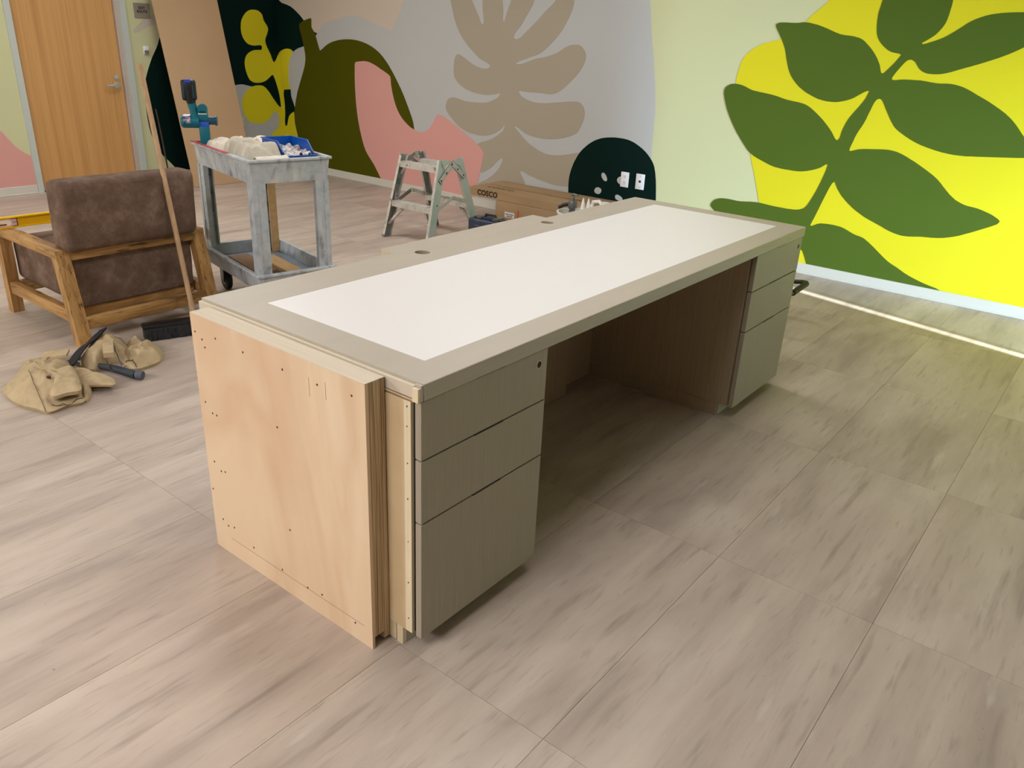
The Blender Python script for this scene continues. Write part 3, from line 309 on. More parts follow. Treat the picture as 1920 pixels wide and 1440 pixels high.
 ('R','painted_leaf','leafgreen',4,[1.392,0.357,1.391,0.376,1.378,0.396,1.359,0.411,1.335,0.421,1.314,0.425,1.292,0.427,1.27,0.428,1.235,0.427,1.201,0.425,1.166,0.425,1.128,0.429,1.091,0.434,1.054,0.437,1.016,0.437,0.978,0.434,0.941,0.431,0.9,0.429,0.859,0.428,0.819,0.427,0.795,0.428,0.771,0.429,0.748,0.432,0.725,0.439,0.705,0.45,0.689,0.469,0.678,0.492,0.667,0.518,0.657,0.544,0.647,0.57,0.635,0.609,0.624,0.647,0.614,0.686,0.608,0.713,0.604,0.741,0.602,0.753,0.606,0.756,0.612,0.758,0.628,0.745,0.646,0.731,0.666,0.721,0.687,0.712,0.708,0.705,0.73,0.698,0.752,0.693,0.775,0.689,0.805,0.687,0.837,0.687,0.868,0.688,0.901,0.689,0.933,0.692,0.965,0.696,0.996,0.704,1.026,0.714,1.056,0.725,1.088,0.736,1.119,0.749,1.149,0.765,1.176,0.786,1.2,0.811,1.224,0.836,1.251,0.867,1.278,0.898,1.303,0.931,1.327,0.965,1.35,1.001,1.371,1.037,1.388,1.073,1.403,1.109,1.414,1.145,1.415,1.166,1.408,1.185,1.396,1.196,1.38,1.206,1.362,1.212,1.338,1.214,1.313,1.213,1.288,1.209,1.261,1.201,1.236,1.191,1.21,1.182,1.161,1.175,1.111,1.169,1.063,1.163,1.026,1.156,0.99,1.147,0.953,1.139,0.914,1.134,0.875,1.13,0.836,1.123,0.815,1.116,0.794,1.106,0.774,1.094,0.747,1.076,0.721,1.057,0.696,1.038,0.673,1.018,0.65,0.997,0.629,0.976,0.614,0.959,0.601,0.941,0.587,0.924,0.578,0.918,0.572,0.915,0.567,0.922,0.56,0.935,0.558,0.951,0.557,0.967,0.554,0.983,0.547,1.009,0.538,1.034,0.527,1.059,0.512,1.085,0.496,1.11,0.48,1.134,0.469,1.152,0.459,1.169,0.45,1.187,0.444,1.205,0.439,1.222,0.437,1.23,0.442,1.232,0.449,1.232,0.468,1.222,0.486,1.21,0.504,1.198,0.522,1.185,0.541,1.175,0.567,1.165,0.594,1.157,0.621,1.151,0.654,1.149,0.687,1.15,0.72,1.154,0.752,1.161,0.783,1.172,0.815,1.185,0.841,1.197,0.866,1.211,0.89,1.226,0.915,1.247,0.939,1.27,0.96,1.295,0.974,1.317,0.986,1.341,0.996,1.365,1.008,1.395,1.018,1.426,1.03,1.456,1.043,1.48,1.057,1.503,1.072,1.526,1.085,1.544,1.098,1.562,1.111,1.58,1.115,1.591,1.114,1.6,1.103,1.607,1.088,1.611,1.05,1.612,1.013,1.611,0.976,1.611,0.957,1.613,0.94,1.616,0.922,1.617,0.896,1.615,0.869,1.61,0.843,1.605,0.82,1.599,0.797,1.592,0.775,1.585,0.745,1.574,0.714,1.563,0.684,1.554,0.656,1.55,0.627,1.548,0.599,1.545,0.581,1.541,0.562,1.537,0.545,1.53,0.528,1.52,0.512,1.507,0.496,1.494,0.478,1.478,0.461,1.461,0.445,1.443,0.431,1.425,0.419,1.407,0.407,1.387,0.401,1.373,0.396,1.358,0.39,1.345,0.384,1.341,0.377,1.341,0.367,1.349,0.358,1.36,0.349,1.371,0.339,1.384,0.328,1.398,0.319,1.411,0.309,1.427,0.3,1.443,0.296,1.451,0.301,1.454,0.31,1.458,0.327,1.46,0.344,1.462,0.361,1.467,0.379,1.475,0.396,1.486,0.412,1.498,0.426,1.51,0.44,1.524,0.451,1.539,0.459,1.554,0.465,1.569,0.469,1.585,0.475,1.614,0.478,1.642,0.48,1.67,0.48,1.685,0.478,1.701,0.476,1.716,0.474,1.735,0.471,1.753,0.468,1.771,0.462,1.806,0.455,1.84,0.442,1.871,0.418,1.913,0.39,1.952,0.353,1.977,0.309,1.979,0.258,1.968,0.21,1.949,0.175,1.926,0.144,1.895,0.117,1.862,0.101,1.835,0.089,1.805,0.08,1.775,0.077,1.752,0.077,1.728,0.079,1.705,0.08,1.681,0.083,1.657,0.088,1.634,0.097,1.614,0.108,1.596,0.121,1.578,0.132,1.566,0.145,1.556,0.159,1.545,0.172,1.536,0.186,1.527,0.193,1.523,0.19,1.519,0.185,1.516,0.169,1.52,0.153,1.526,0.137,1.532,0.117,1.54,0.098,1.548,0.079,1.557,0.057,1.571,0.037,1.585,0.017,1.6,-0.003,1.616,-0.022,1.632,-0.042,1.646,-0.065,1.659,-0.088,1.669,-0.112,1.678,-0.139,1.686,-0.166,1.691,-0.193,1.695,-0.228,1.698,-0.264,1.7,-0.299,1.701,-0.334,1.703,-0.369,1.703,-0.404,1.702,-0.432,1.699,-0.46,1.695,-0.487,1.687,-0.5,1.678,-0.513,1.665,-0.518,1.659,-0.51,1.649,-0.491,1.627,-0.47,1.607,-0.431,1.578,-0.389,1.549,-0.347,1.521,-0.326,1.508,-0.304,1.495,-0.282,1.483,-0.25,1.467,-0.216,1.452,-0.182,1.438,-0.145,1.423,-0.108,1.409,-0.069,1.395,-0.039,1.384,-0.009,1.372,0.022,1.362,0.043,1.357,0.064,1.354,0.085,1.353,0.104,1.353,0.124,1.355,0.143,1.36,0.161,1.369,0.177,1.381,0.19,1.397,0.203,1.413,0.216,1.422,0.23,1.427,0.245,1.425,0.257,1.417,0.269,1.402,0.28,1.386,0.29,1.37,0.301,1.352,0.311,1.334,0.319,1.315,0.316,1.309,0.31,1.306,0.289,1.307,0.268,1.311,0.247,1.313,0.215,1.314,0.183,1.314,0.151,1.314,0.119,1.311,0.086,1.307,0.055,1.304,0.03,1.304,0.005,1.306,-0.019,1.306,-0.045,1.303,-0.07,1.298,-0.096,1.291,-0.123,1.28,-0.15,1.268,-0.176,1.255,-0.21,1.24,-0.244,1.224,-0.276,1.207,-0.312,1.187,-0.347,1.166,-0.38,1.142,-0.4,1.125,-0.419,1.107,-0.437,1.088,-0.457,1.066,-0.477,1.045,-0.497,1.024,-0.513,1.007,-0.53,0.989,-0.548,0.974,-0.569,0.961,-0.583,0.954,-0.578,0.948,-0.57,0.941,-0.549,0.937,-0.526,0.935,-0.504,0.933,-0.47,0.929,-0.437,0.926,-0.403,0.923,-0.357,0.919,-0.31,0.915,-0.263,0.911,-0.233,0.909,-0.203,0.906,-0.173,0.906,-0.138,0.906,-0.103,0.909,-0.068,0.913,-0.024,0.921,0.02,0.931,0.064,0.943,0.093,0.953,0.122,0.965,0.151,0.979,0.178,0.993,0.205,1.008,0.231,1.026,0.246,1.04,0.259,1.056,0.272,1.072,0.287,1.094,0.302,1.116,0.317,1.138,0.327,1.154,0.338,1.171,0.35,1.185,0.359,1.19,0.369,1.191,0.379,1.186,0.386,1.177,0.394,1.159,0.399,1.14,0.404,1.121,0.412,1.093,0.419,1.065,0.428,1.037,0.437,1.015,0.447,0.994,0.456,0.972,0.464,0.948,0.47,0.922,0.477,0.897,0.481,0.88,0.483,0.864,0.48,0.86,0.474,0.859,0.458,0.864,0.441,0.871,0.425,0.876,0.401,0.88,0.377,0.883,0.353,0.885,0.322,0.888,0.292,0.891,0.262,0.893,0.237,0.893,0.213,0.89,0.189,0.886,0.16,0.877,0.13,0.865,0.102,0.852,0.071,0.838,0.042,0.823,0.012,0.807,-0.019,0.79,-0.049,0.773,-0.078,0.753,-0.103,0.732,-0.127,0.709,-0.152,0.687,-0.17,0.671,-0.19,0.657,-0.209,0.644,-0.23,0.635,-0.251,0.627,-0.272,0.621,-0.294,0.618,-0.316,0.616,-0.338,0.613,-0.365,0.607,-0.391,0.599,-0.417,0.591,-0.433,0.584,-0.449,0.576,-0.464,0.568,-0.472,0.561,-0.476,0.557,-0.473,0.549,-0.467,0.538,-0.452,0.528,-0.436,0.518,-0.42,0.509,-0.393,0.494,-0.366,0.479,-0.339,0.464,-0.311,0.45,-0.283,0.435,-0.254,0.423,-0.225,0.413,-0.195,0.404,-0.164,0.398,-0.132,0.394,-0.099,0.391,-0.067,0.389,-0.031,0.383,0.005,0.377,0.042,0.375,0.07,0.378,0.1,0.384,0.129,0.392,0.155,0.401,0.182,0.412,0.209,0.422,0.24,0.433,0.271,0.444,0.302,0.456,0.331,0.471,0.36,0.486,0.388,0.503,0.415,0.522,0.441,0.542,0.466,0.563,0.482,0.579,0.496,0.595,0.51,0.612,0.526,0.637,0.535,0.653,0.541,0.648,0.549,0.64,0.557,0.621,0.564,0.601,0.57,0.581,0.579,0.55,0.588,0.519,0.597,0.487,0.605,0.456,0.614,0.424,0.623,0.392,0.63,0.372,0.636,0.352,0.639,0.343,0.636,0.34,0.63,0.338,0.611,0.348,0.592,0.359,0.572,0.366,0.527,0.37,0.481,0.37,0.436,0.366,0.404,0.357,0.372,0.344,0.34,0.332,0.317,0.327,0.294,0.323,0.271,0.316,0.237,0.296,0.204,0.274,0.171,0.25,0.146,0.232,0.121,0.214,0.095,0.197,0.076,0.187,0.056,0.178,0.036,0.17,0.005,0.155,-0.025,0.14,-0.057,0.127,-0.093,0.115,-0.13,0.104,-0.166,0.095,-0.199,0.088,-0.232,0.082,-0.262,0.071,-0.28,0.06,0.611,0.06,0.612,0.063,0.622,0.086,0.632,0.108,0.64,0.125,0.649,0.141,0.659,0.156,0.67,0.164,0.678,0.167,0.682,0.13,0.69,0.06,1.075,0.06,1.148,0.145,1.224,0.23,1.281,0.273,1.341,0.313]),
 ('B','painted_blob','pink',1,[0.659,0.903,0.794,0.871,1.107,0.792,1.441,0.69,1.515,0.65,1.582,0.595,1.647,0.535,1.665,0.515,1.68,0.491,1.695,0.468,1.713,0.442,1.731,0.415,1.751,0.39,1.778,0.366,1.806,0.343,1.837,0.322,1.851,0.318,1.851,0.06,0.458,0.06,0.489,0.189,0.6,0.658]),
 ('B','painted_leaf','lilac',1,[2.914,1.338,2.926,1.352,2.943,1.365,2.968,1.386,2.994,1.407,3.014,1.427,3.035,1.444,3.059,1.452,3.083,1.46,3.106,1.474,3.128,1.49,3.152,1.503,3.194,1.512,3.221,1.515,3.217,1.487,3.21,1.435,3.206,1.406,3.189,1.403,3.152,1.397,3.115,1.389,3.082,1.38,3.05,1.369,3.025,1.36,3.001,1.35,2.982,1.338,2.962,1.326,2.943,1.318,2.925,1.316,2.916,1.325]),
]
for wall,name,col,layer,fl in MURAL:
    poly=[(fl[i],fl[i+1]) for i in range(0,len(fl),2)]
    m=MB(); t0=.0006*layer; t1=.0006*(layer+1)
    if wall=='R':   # poly=(y,z)  on plane x=XW
        Mx=Matrix(((0,0,-1,XW),(1,0,0,0),(0,1,0,0),(0,0,0,1)))
    else:           # poly=(x,z)  on plane y=YD
        Mx=Matrix(((1,0,0,0),(0,0,-1,YD),(0,1,0,0),(0,0,0,1)))
    m.prism(poly,0,t1,Mx); m.build(name,PM[col],wr if wall=='R' else wb)
def text(body,size,mat,parent,name,M,ext=.0006,bold=0,space=1):
    cu=bpy.data.curves.new(name,'FONT'); cu.body=body; cu.size=size; cu.extrude=ext; cu.offset=bold; cu.align_x='CENTER'; cu.align_y='CENTER'; cu.space_character=space; cu.resolution_u=3
    o=bpy.data.objects.new(name,cu); S.collection.objects.link(o)
    dg=bpy.context.evaluated_depsgraph_get(); me=bpy.data.meshes.new_from_object(o.evaluated_get(dg))
    bpy.data.objects.remove(o); bpy.data.curves.remove(cu)
    me.transform(M); me.materials.clear(); me.materials.append(mat)
    return link(bpy.data.objects.new(name,me),parent)
def basis(x,y,z,o): 
    x,y,z,o=map(Vector,(x,y,z,o)); return Matrix(((x.x,y.x,z.x,o.x),(x.y,y.y,z.y,o.y),(x.z,y.z,z.z,o.z),(0,0,0,1)))

# ------------------------------------------------------------------ DESK
L,D,H=2.367,.8526,.75
desk=thing('reception_desk','long greige reception desk with white inlaid top and raw plywood end','desk',(0,0,0))
def ring(outer, inner, holes, z0, z1, name, mat, parent):
    """rectangular outline polygon with holes, extruded"""
    loops=[outer]+([inner] if inner else [])+holes
    bm=bmesh.new(); flat=[]; 
    for lp in loops: flat+=lp
    tr=tessellate_polygon([[Vector((x,y,0)) for x,y in lp] for lp in loops])
    T=[bm.verts.new((x,y,z1)) for x,y in flat]; B=[bm.verts.new((x,y,z0)) for x,y in flat]
    for t in tr:
        try: bm.faces.new([T[i] for i in t]); bm.faces.new([B[i] for i in reversed(t)])
        except ValueError: pass
    k=0
    for lp in loops:
        n=len(lp)
        for i in range(n):
            a,b=k+i,k+(i+1)%n
            try: bm.faces.new((T[a],T[b],B[b],B[a]))
            except ValueError: pass
        k+=n
    me=MB(); me.bm.free(); me.bm=bm
    return me.build(name,mat,parent)
circ=lambda cx,cy,r,n=24:[(cx+r*math.cos(2*PI*i/n),cy+r*math.sin(2*PI*i/n)) for i in range(n)]
outer=[(0,0),(L,0),(L,D),(1.622,D),(1.622,.925),(.74,.925),(.74,D),(0,D)]
inner=[(.100,.094),(2.277,.094),(2.277,.695),(.100,.695)]
H1,H2=(.813,.795),(1.549,.793)
top=ring(outer,inner,[circ(*H1,.030),circ(*H2,.030)],H-.0255,H,'worktop',mGreige,desk)
Bx('white_inlay',mWhite,top,.1005,2.2765,.0945,.6945,H-.0245,H-.0004)
for h in (H1,H2):
    m=MB(); n=24
    for (r0,r1,z0,z1) in ((.0300,.0288,H-.003,H+.0004),): m.lathe([(r0,z1),(r1,z1),(r1,z0),(r0,z0),(r0,z1)],(h[0],h[1],0))
    m.build('grommet_rim',mPlyStrip,top,40)
    Bx('hole_bottom',mCardD,top,h[0]-.031,h[0]+.031,h[1]-.031,h[1]+.031,H-.046,H-.038)
Bx('front_edge_band',mGreigeX,desk,.0015,L-.0005,-.0015,.018,H-.0405,H-.0005,bevel=.0006,seg=1)
m=MB(); m.box(-.0115,.0,.019,D-.003,H-.036,H-.006); m.build('end_lip',mPlyTop,desk)
m=MB(); m.box(-.008,-.001,-.0005,.0185,H-.040,H-.002); m.build('edge_return',mGreigeX,desk)
m=MB(); m.box(-.0165,-.0085,.001,.0185,H-.041,H-.008); m.build('edge_return',mPlyStrip,desk)
m=MB(); m.box(-.005,L-.004,.020,D-.02,H-.0405,H-.0257)
sub=ring([(0,.0185),(L-.004,.0185),(L-.004,D-.004),(0,D-.004)],None,[circ(*H1,.0305),circ(*H2,.0305)],H-.0405,H-.0257,'sub_top',mPlyEdge,desk); m.bm.free()
m=MB(); m.box(-.0135,-.0005,.02,D-.01,.7085,.7125); m.box(-.0115,-.0005,.02,D-.01,.7035,.7080); m.build('ply_edge_bead',mPlyEdge,desk)
# pedestals
def pedestal(x0,x1,near):
    p=thing('drawer_pedestal',None,None); p.parent=desk
    b=MB(); b.box(x0+.002,x0+.019,.0225,.80,.056,.7085); b.box(x1-.019,x1-.002,.0225,.80,.056,.7085); b.box(x0+.019,x1-.019,.0225,.80,.056,.074); b.box(x0+.019,x1-.019,.785,.80,.074,.7085); b.box(x0+.019,x1-.019,.03,.78,.690,.7085)
    b.build('carcass',mGreigeV,p)
    k=MB(); k.box(x0+.004,x1-.012,.062,.78,0,.0555); k.build('toe_kick',mGreigeX,p)
    for (z0,z1) in ((.5615,.7085),(.3915,.5575),(.050,.3875)):
        f=MB(); f.box(x0-(.0075 if near else 0),x1,0,.019,z0,z1,.0008,1)
        # finger scoop: dark bar standing in for the shade in the top notch
        fr=f.build('drawer_front',mGreigeV,p)
        mid=(x0+x1)/2
        if True:
            n=MB(); n.box(mid-.055,mid+.055,-.0004,.017,z1-.0006,z1+.0042); n.build('finger_pull_shade',mDark,p)
        if z0>.5:
            l=MB(); cx=x1-.036; l.cyl((cx,-.0006,.671),(cx,.004,.671),.0095,n=20); l.build('lock_hole',mDark,p,40)
            l=MB(); l.lathe([(.0095,0),(.0112,0),(.0112,.0012),(.0095,.0012),(.0095,0)],(0,0,0),20); l.build('lock_ring',mPlyTop,p,M=basis((1,0,0),(0,0,1),(0,-1,0),(cx,0,.671)))
    return p
pedestal(0.0,.466,True); pedestal(1.862,2.358,False)
# outer side skin at the near end, with a screwed strip
Bx('side_panel',mPlyRaw,desk,-.0130,.0015,.048,D-.03,.058,.7035)
st=Bx('screw_strip',mPlyStrip,desk,-.0135,.0010,.0265,.0479,.058,.7035)
Bx('gap_shade_strip',mDark,desk,-.004,.0018,.0192,.0264,.060,.7035)  # dark strip painted for the shade between side panel and drawer front
for z in (.10,.21,.33,.45,.545,.64,.69):
    m=MB(); m.cyl((-.0138,.038+random.uniform(-.002,.002),z),(-.0130,.038,z),.0022,n=8); m.build('screw',mScrew,desk)
m=MB(); m.box(-.0115,.002,.062,.083,0,.0575); m.build('toe_block',mPlyStrip,desk); m=MB(); m.box(-.0135,.002,.0835,.125,.006,.0575); m.build('toe_block',mPlyEdge,desk)
# side skin of far pedestal facing the knee space + its plinth
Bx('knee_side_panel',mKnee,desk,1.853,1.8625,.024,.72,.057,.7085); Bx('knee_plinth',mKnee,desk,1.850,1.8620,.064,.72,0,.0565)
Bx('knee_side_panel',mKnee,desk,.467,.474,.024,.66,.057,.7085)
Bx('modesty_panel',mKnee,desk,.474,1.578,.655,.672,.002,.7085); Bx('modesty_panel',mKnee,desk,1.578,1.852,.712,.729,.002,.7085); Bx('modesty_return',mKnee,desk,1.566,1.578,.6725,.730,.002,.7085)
Bx('front_screen',mGreigeV,desk,.76,1.60,.86,.905,.02,H-.0258)
Bx('front_face_panel',mGreigeV,desk,.0,L-.005,.805,.84,.02,.7030)
m=MB(); m.box(.7365,.7396,.856,.922,H-.055,H-.001); m.build('screen_edge',mPlyTop,desk)
# plywood end block: three layers
ea,eb,ht=.1057,.7915,.7405
eb_=thing('end_block',None,None); eb_.parent=desk
Bx('plywood_layer',[mPly],eb_,-.0750,-.0665,ea,eb,0,ht)
m=MB(); m.box(-.0665,-.0340,ea,eb,.034,ht-.0004); m.build('plywood_layer',mPlyEdge,eb_)
m=MB(); m.box(-.0340,-.0160,ea+.001,eb,.010,ht-.0008); m.build('plywood_layer',mPlyEdge,eb_)
m=MB(); m.box(-.0748,-.0165,ea+.0005,eb-.0005,ht-.0003,ht+.0012); m.build('top_veneer',mPlyTop,eb_)
scr=[]
for px,pz in ((.775,.69),(.745,.675),(.68,.695),(.56,.69),(.40,.69),(.27,.69),(.15,.70),(.735,.655),(.765,.485),(.735,.46),(.715,.46),(.755,.30),(.725,.28),(.705,.285),(.745,.11),(.72,.098),(.69,.105),(.44,.52),(.42,.22),(.60,.078),(.47,.066),(.36,.062),(.17,.05),(.30,.07),(.78,.20)):
    m=MB(); m.cyl((-.0756,px,pz),(-.0745,px,pz),.0032,n=8); m.build('screw',mScrew,eb_)
m=MB(); m.box(-.0753,-.0749,ea+.03,eb-.08,.0585,.0592); m.box(-.0753,-.0749,.300,.3008,.65,.70); m.box(-.0753,-.0749,.240,.2408,.66,.705); m.build('pencil_line',mScrew,eb_)

# ------------------------------------------------------------------ ARMCHAIR
ch=thing('armchair','low brown suede armchair with oak frame, seen from behind','armchair',(.39,2.62,0))
def rot(o): return o
LW=.055
def sidebars(x):   # x = left of side frame, local
    m=MB(); m.bar((x+.03,.035,-.004),(x+.03,.125,.428),LW,.062,(1,0,0)); 
    for q in m.bm.verts:
        if q.co.z<.02: q.co.z=0
        if q.co.z>.41: q.co.z=min(q.co.z,.45)
    m.build('leg',oZ,ch)
    m=MB(); m.bar((x+.03,.775,0),(x+.03,.760,.41),LW,.055,(1,0,0)); 
    for q in m.bm.verts:
        if q.co.z<.02: q.co.z=0
    m.build('leg',oZ,ch)
    m=MB(); m.box(x-.002,x+.064,.10,.835,.412,.452,.004); m.build('armrest',oY,ch,30)
    m=MB(); m.box(x+.012,x+.050,.07,.75,.105,.165,.003); m.build('side_rail',oY,ch,30)
sidebars(0); sidebars(.690)
m=MB(); m.box(.058,.690,.098,.135,.398,.448,.004); m.build('back_rail',oX,ch,30)
m=MB(); m.box(.056,.692,.035,.065,.075,.135,.003); m.build('stretcher',oX,ch,30)
m=MB(); m.box(.060,.690,.150,.185,.105,.160,.003); m.build('seat_frame',oX,ch,30)
m=MB(); m.box(.060,.690,.735,.765,.105,.165,.003); m.build('seat_frame',oX,ch,30)
def cushion(name,x0,x1,y0,y1,z0,z1,bev,lean=0,puff=.0):
    m=MB(); m.box(x0,x1,y0,y1,z0,z1,bev,4)
    bmesh.ops.subdivide_edges(m.bm,edges=[e for e in m.bm.edges if e.calc_length()>.08],cuts=6,use_grid_fill=True)
    cx,cy,cz=(x0+x1)/2,(y0+y1)/2,(z0+z1)/2
    for q in m.bm.verts:
        fx=1-((q.co.x-cx)/((x1-x0)/2))**2; fz=1-((q.co.z-cz)/((z1-z0)/2))**2
        q.co.y+=math.copysign(puff*max(fx,0)*max(fz,0),q.co.y-cy)
        q.co+=.003*noise.noise_vector(q.co*9)
        q.co.y+=lean*(q.co.z-z0)
    return m.build(name,mSuede,ch,50)
bc=cushion('back_cushion',.035,.700,.05,.20,.440,.765,.034,-.05,.012)
m=MB()
m.tube([(.068,.058,.448),(.066,.046,.60),(.070,.050,.715),(.10,.040,.733),(.40,.031,.738),(.64,.040,.733),(.672,.048,.715)],.0022,6); m.build('piping',mSuede,bc,60)
cushion('seat_back_panel',.072,.688,.136,.165,.150,.445,.012,-.02,.004)
sc=cushion('seat_cushion',.072,.686,.17,.79,.165,.395,.035,0,.0)
for v_ in sc.data.vertices: pass

# ------------------------------------------------------------------ LEVEL
lv=thing('spirit_level','yellow box spirit level lying across the armchair armrests','level',(-.10,3.325,.452),math.radians(-1.5))
Bx('flange',mYel,lv,0,1.22,-.012,.012,.048,.056,bevel=.001,seg=1); Bx('flange',mYel,lv,0,1.22,-.012,.012,0,.007,bevel=.001,seg=1)
for a,b in ((0,.392),(.572,1.22)):
    m=MB(); m.box(a,b,-.004,.004,.0072,.0478); m.build('web',mYelB,lv)
vp=MB(); oct_=[(.392,.011),(.400,.0078),(.564,.0078),(.572,.013),(.572,.041),(.562,.0472),(.402,.0472),(.392,.040)]
n=16; hole=[(.430+ .0145*math.cos(a),.0275+.0145*math.sin(a)) for a in [PI/2+PI*i/8 for i in range(9)]]+[(.534+.0145*math.cos(a),.0275+.0145*math.sin(a)) for a in [-PI/2+PI*i/8 for i in range(9)]]
pl=ring(oct_,hole,[],-.006,.006,'vial_plate',mVial,lv); pl.rotation_euler=(PI/2,0,0)
m=MB(); m.box(.389,.3925,-.0068,.0068,.008,.047); m.box(.5715,.575,-.0068,.0068,.008,.047); m.box(.393,.418,-.0066,.0066,.0445,.0475); m.box(.547,.572,-.0066,.0066,.0445,.0475); m.box(.393,.416,-.0066,.0066,.0078,.0105); m.box(.55,.572,-.0066,.0066,.0078,.0105); m.box(.393,.416,-.0066,.0066,.0266,.0284); m.box(.549,.572,-.0066,.0066,.0266,.0284); m.build('plate_outline',mMaroon,lv)
m=MB(); m.cyl((.44,0,.018),(.525,0,.018),.0035,n=10); m.build('vial',mMaroon,lv,40)

# ------------------------------------------------------------------ BROOM
br=thing('push_broom','push broom with pale wooden handle leaning on the armchair','broom',(.89,2.455,0),math.radians(-19))
m=MB(); m.box(-.255,.255,-.030,.030,.055,.082,.008); m.build('head_block',mBlack,br,30)
m=MB()
def bris(u,v_):
    a=2*PI*v_
    return None
bb=MB(); bb.box(-.250,.250,-.034,.034,0,.06,.004)
bmesh.ops.subdivide_edges(bb.bm,edges=[e for e in bb.bm.edges if e.calc_length()>.2],cuts=60,use_grid_fill=True)
for q in bb.bm.verts:
    if q.co.z<.045: q.co+=Vector((random.uniform(-.002,.002),random.uniform(-.004,.004),0)); q.co.y*=1.12
bb.build('bristles',mBroom,br)
m.bm.free()
# handle in world space: foot on the head, resting on the cushion top edge
hA=Vector((.905,2.50,.075)); hB=Vector((.928,2.665,.772)); hC=hA+(hB-hA)*(1.175/(hB-hA).z)
m=MB(); m.cyl(br.matrix_world.inverted()@hA if False else hA,hC,.0125,.0125,14); m.cyl(hA-Vector((0,0,.0)),hA+(hB-hA)*.09,.016,.0145,14)
ho=m.build('handle',mStick,None,40)
bpy.context.view_layer.update()
ho.parent=br; ho.matrix_parent_inverse=br.matrix_world.inverted()

# ------------------------------------------------------------------ CART
CA=math.radians(-12)
CX,CY=1.19,2.33; CW,CL=.43,.76
ct=thing('utility_cart','worn grey two-shelf utility cart splashed with paint','cart',(CX,CY,0),CA)
def cart_pt(u,w,z): return Vector((CX+u*math.cos(CA)-w*math.sin(CA),CY+u*math.sin(CA)+w*math.cos(CA),z))
def tray(name,z0,z1,floorz,mat,ins=0):
    m=MB(); t=.012; x0,x1,y0,y1=ins,CW-ins,ins,CL-ins
    # tapered skirt walls
    for (a,b,c,d) in ((x0,x0+t,y0,y1),(x1-t,x1,y0,y1),(x0+t,x1-t,y0,y0+t),(x0+t,x1-t,y1-t,y1)):
        vs=m.box(a,b,c,d,z0,z1)
        for q in vs:
            if q.co.z<(z0+z1)/2: q.co.x+=.012*(1 if q.co.x<CW/2 else -1); q.co.y+=.012*(1 if q.co.y<CL/2 else -1)
    # rim
    r=.010
    m.box(x0-r,x1+r,y0-r,y0+.004,z1-.014,z1,.003,1); m.box(x0-r,x1+r,y1-.004,y1+r,z1-.014,z1,.003,1); m.box(x0-r,x0+.004,y0,y1,z1-.014,z1,.003,1); m.box(x1-.004,x1+r,y0,y1,z1-.014,z1,.003,1)
    o=m.build(name,mat,ct)
    m=MB(); m.box(x0+t,x1-t,y0+t,y1-t,floorz-.012,floorz); m.build(name+'_floor',mCartIn,ct)
    return o
tray('upper_tray',.722,.840,.790,mCart); tray('lower_tray',.165,.262,.196,mCart)
for cx_,cy_,sx,sy in ((0,0,1,1),(CW,0,-1,1),(0,CL,1,-1),(CW,CL,-1,-1)):
    m=MB(); W_=.068; t=.010
    # L-shaped post with a rounded rib in the corner
    def sb(a,b,c,d,z0=.262,z1=.724):
        xs=sorted((cx_+sx*a,cx_+sx*b)); ys=sorted((cy_+sy*c,cy_+sy*d)); return m.box(xs[0],xs[1],ys[0],ys[1],z0,z1)
    sb(.012,.012+W_,.012,.022); sb(.012,.022,.022,.012+W_); sb(.008,.034,.008,.034); sb(.012+W_-.008,.012+W_,.022,.04); sb(.022,.04,.012+W_-.008,.012+W_)
    po=m.build('post',mCart,ct)
    m=MB()
    for z in (.36,.46,.56,.66):
        xs=sorted((cx_+sx*.022,cx_+sx*.06)); ys=sorted((cy_+sy*.022,cy_+sy*.06)); m.box(xs[0],xs[1],ys[0],ys[1],z,z+.005)
    m.build('rib',mCartIn,po)
for u,w in ((.085,.69),(.345,.69),(.085,.07),(.345,.07)):
    k=MB(); k.lathe([(.012,-.016),(.050,-.016),(.056,-.010),(.056,.010),(.050,.016),(.012,.016)],(0,0,0),28); 
    c=k.build('caster',mRubber,ct,40,M=basis((0,0,1),(0,1,0),(1,0,0),(u,w,.056)))
    k=MB(); k.cyl((u-.018,w,.056),(u+.018,w,.056),.026,n=20); k.build('hub',mWheel,c,40)
    k=MB(); k.box(u-.027,u-.021,w-.022,w+.022,.05,.15); k.box(u+.021,u+.027,w-.022,w+.022,.05,.15); k.box(u-.035,u+.035,w-.04,w+.04,.15,.166); k.cyl((u-.03,w,.056),(u+.03,w,.056),.006,n=8); k.build('fork',mChrome,c)
# red paint along the left rim
m=MB(); m.box(-.0115,.008,.26,.768,.8385,.8425,.0015,1); m.box(-.0115,.10,.745,.771,.8385,.8425,.0015,1); m.build('red_rim_paint',mRed,ct)
tag(ct.children[-1],'red paint smeared along the rim')
def placed(o): 
    o.location=(CX,CY,0); o.rotation_euler=(0,0,CA); return o
# boards in lower tray
m=MB(); m.box(.06,.17,.16,.56,.197,.235,.002,1); o=placed(m.build('wood_block',mWalnut)); tag(o,'reddish brown wood offcut on the left of the cart lower tray','wood block')
m=MB(); m.box(.215,.305,.10,.50,.197,.225,.002,1); o=placed(m.build('wood_block',mPine)); tag(o,'pale pine offcut lying on the right of the cart lower tray','wood block')
# pale lath standing in the lower tray corner
m=MB(); m.bar((.388,.655,.198),(.388,.660,.715),.046,.010,(0,1,0)); o=placed(m.build('wood_lath',mPine)); tag(o,'thin pine lath standing upright in the cart lower tray','lath')
m=MB(); m.box(0,0.001,0,0.001,0,0.001); m.bm.free()
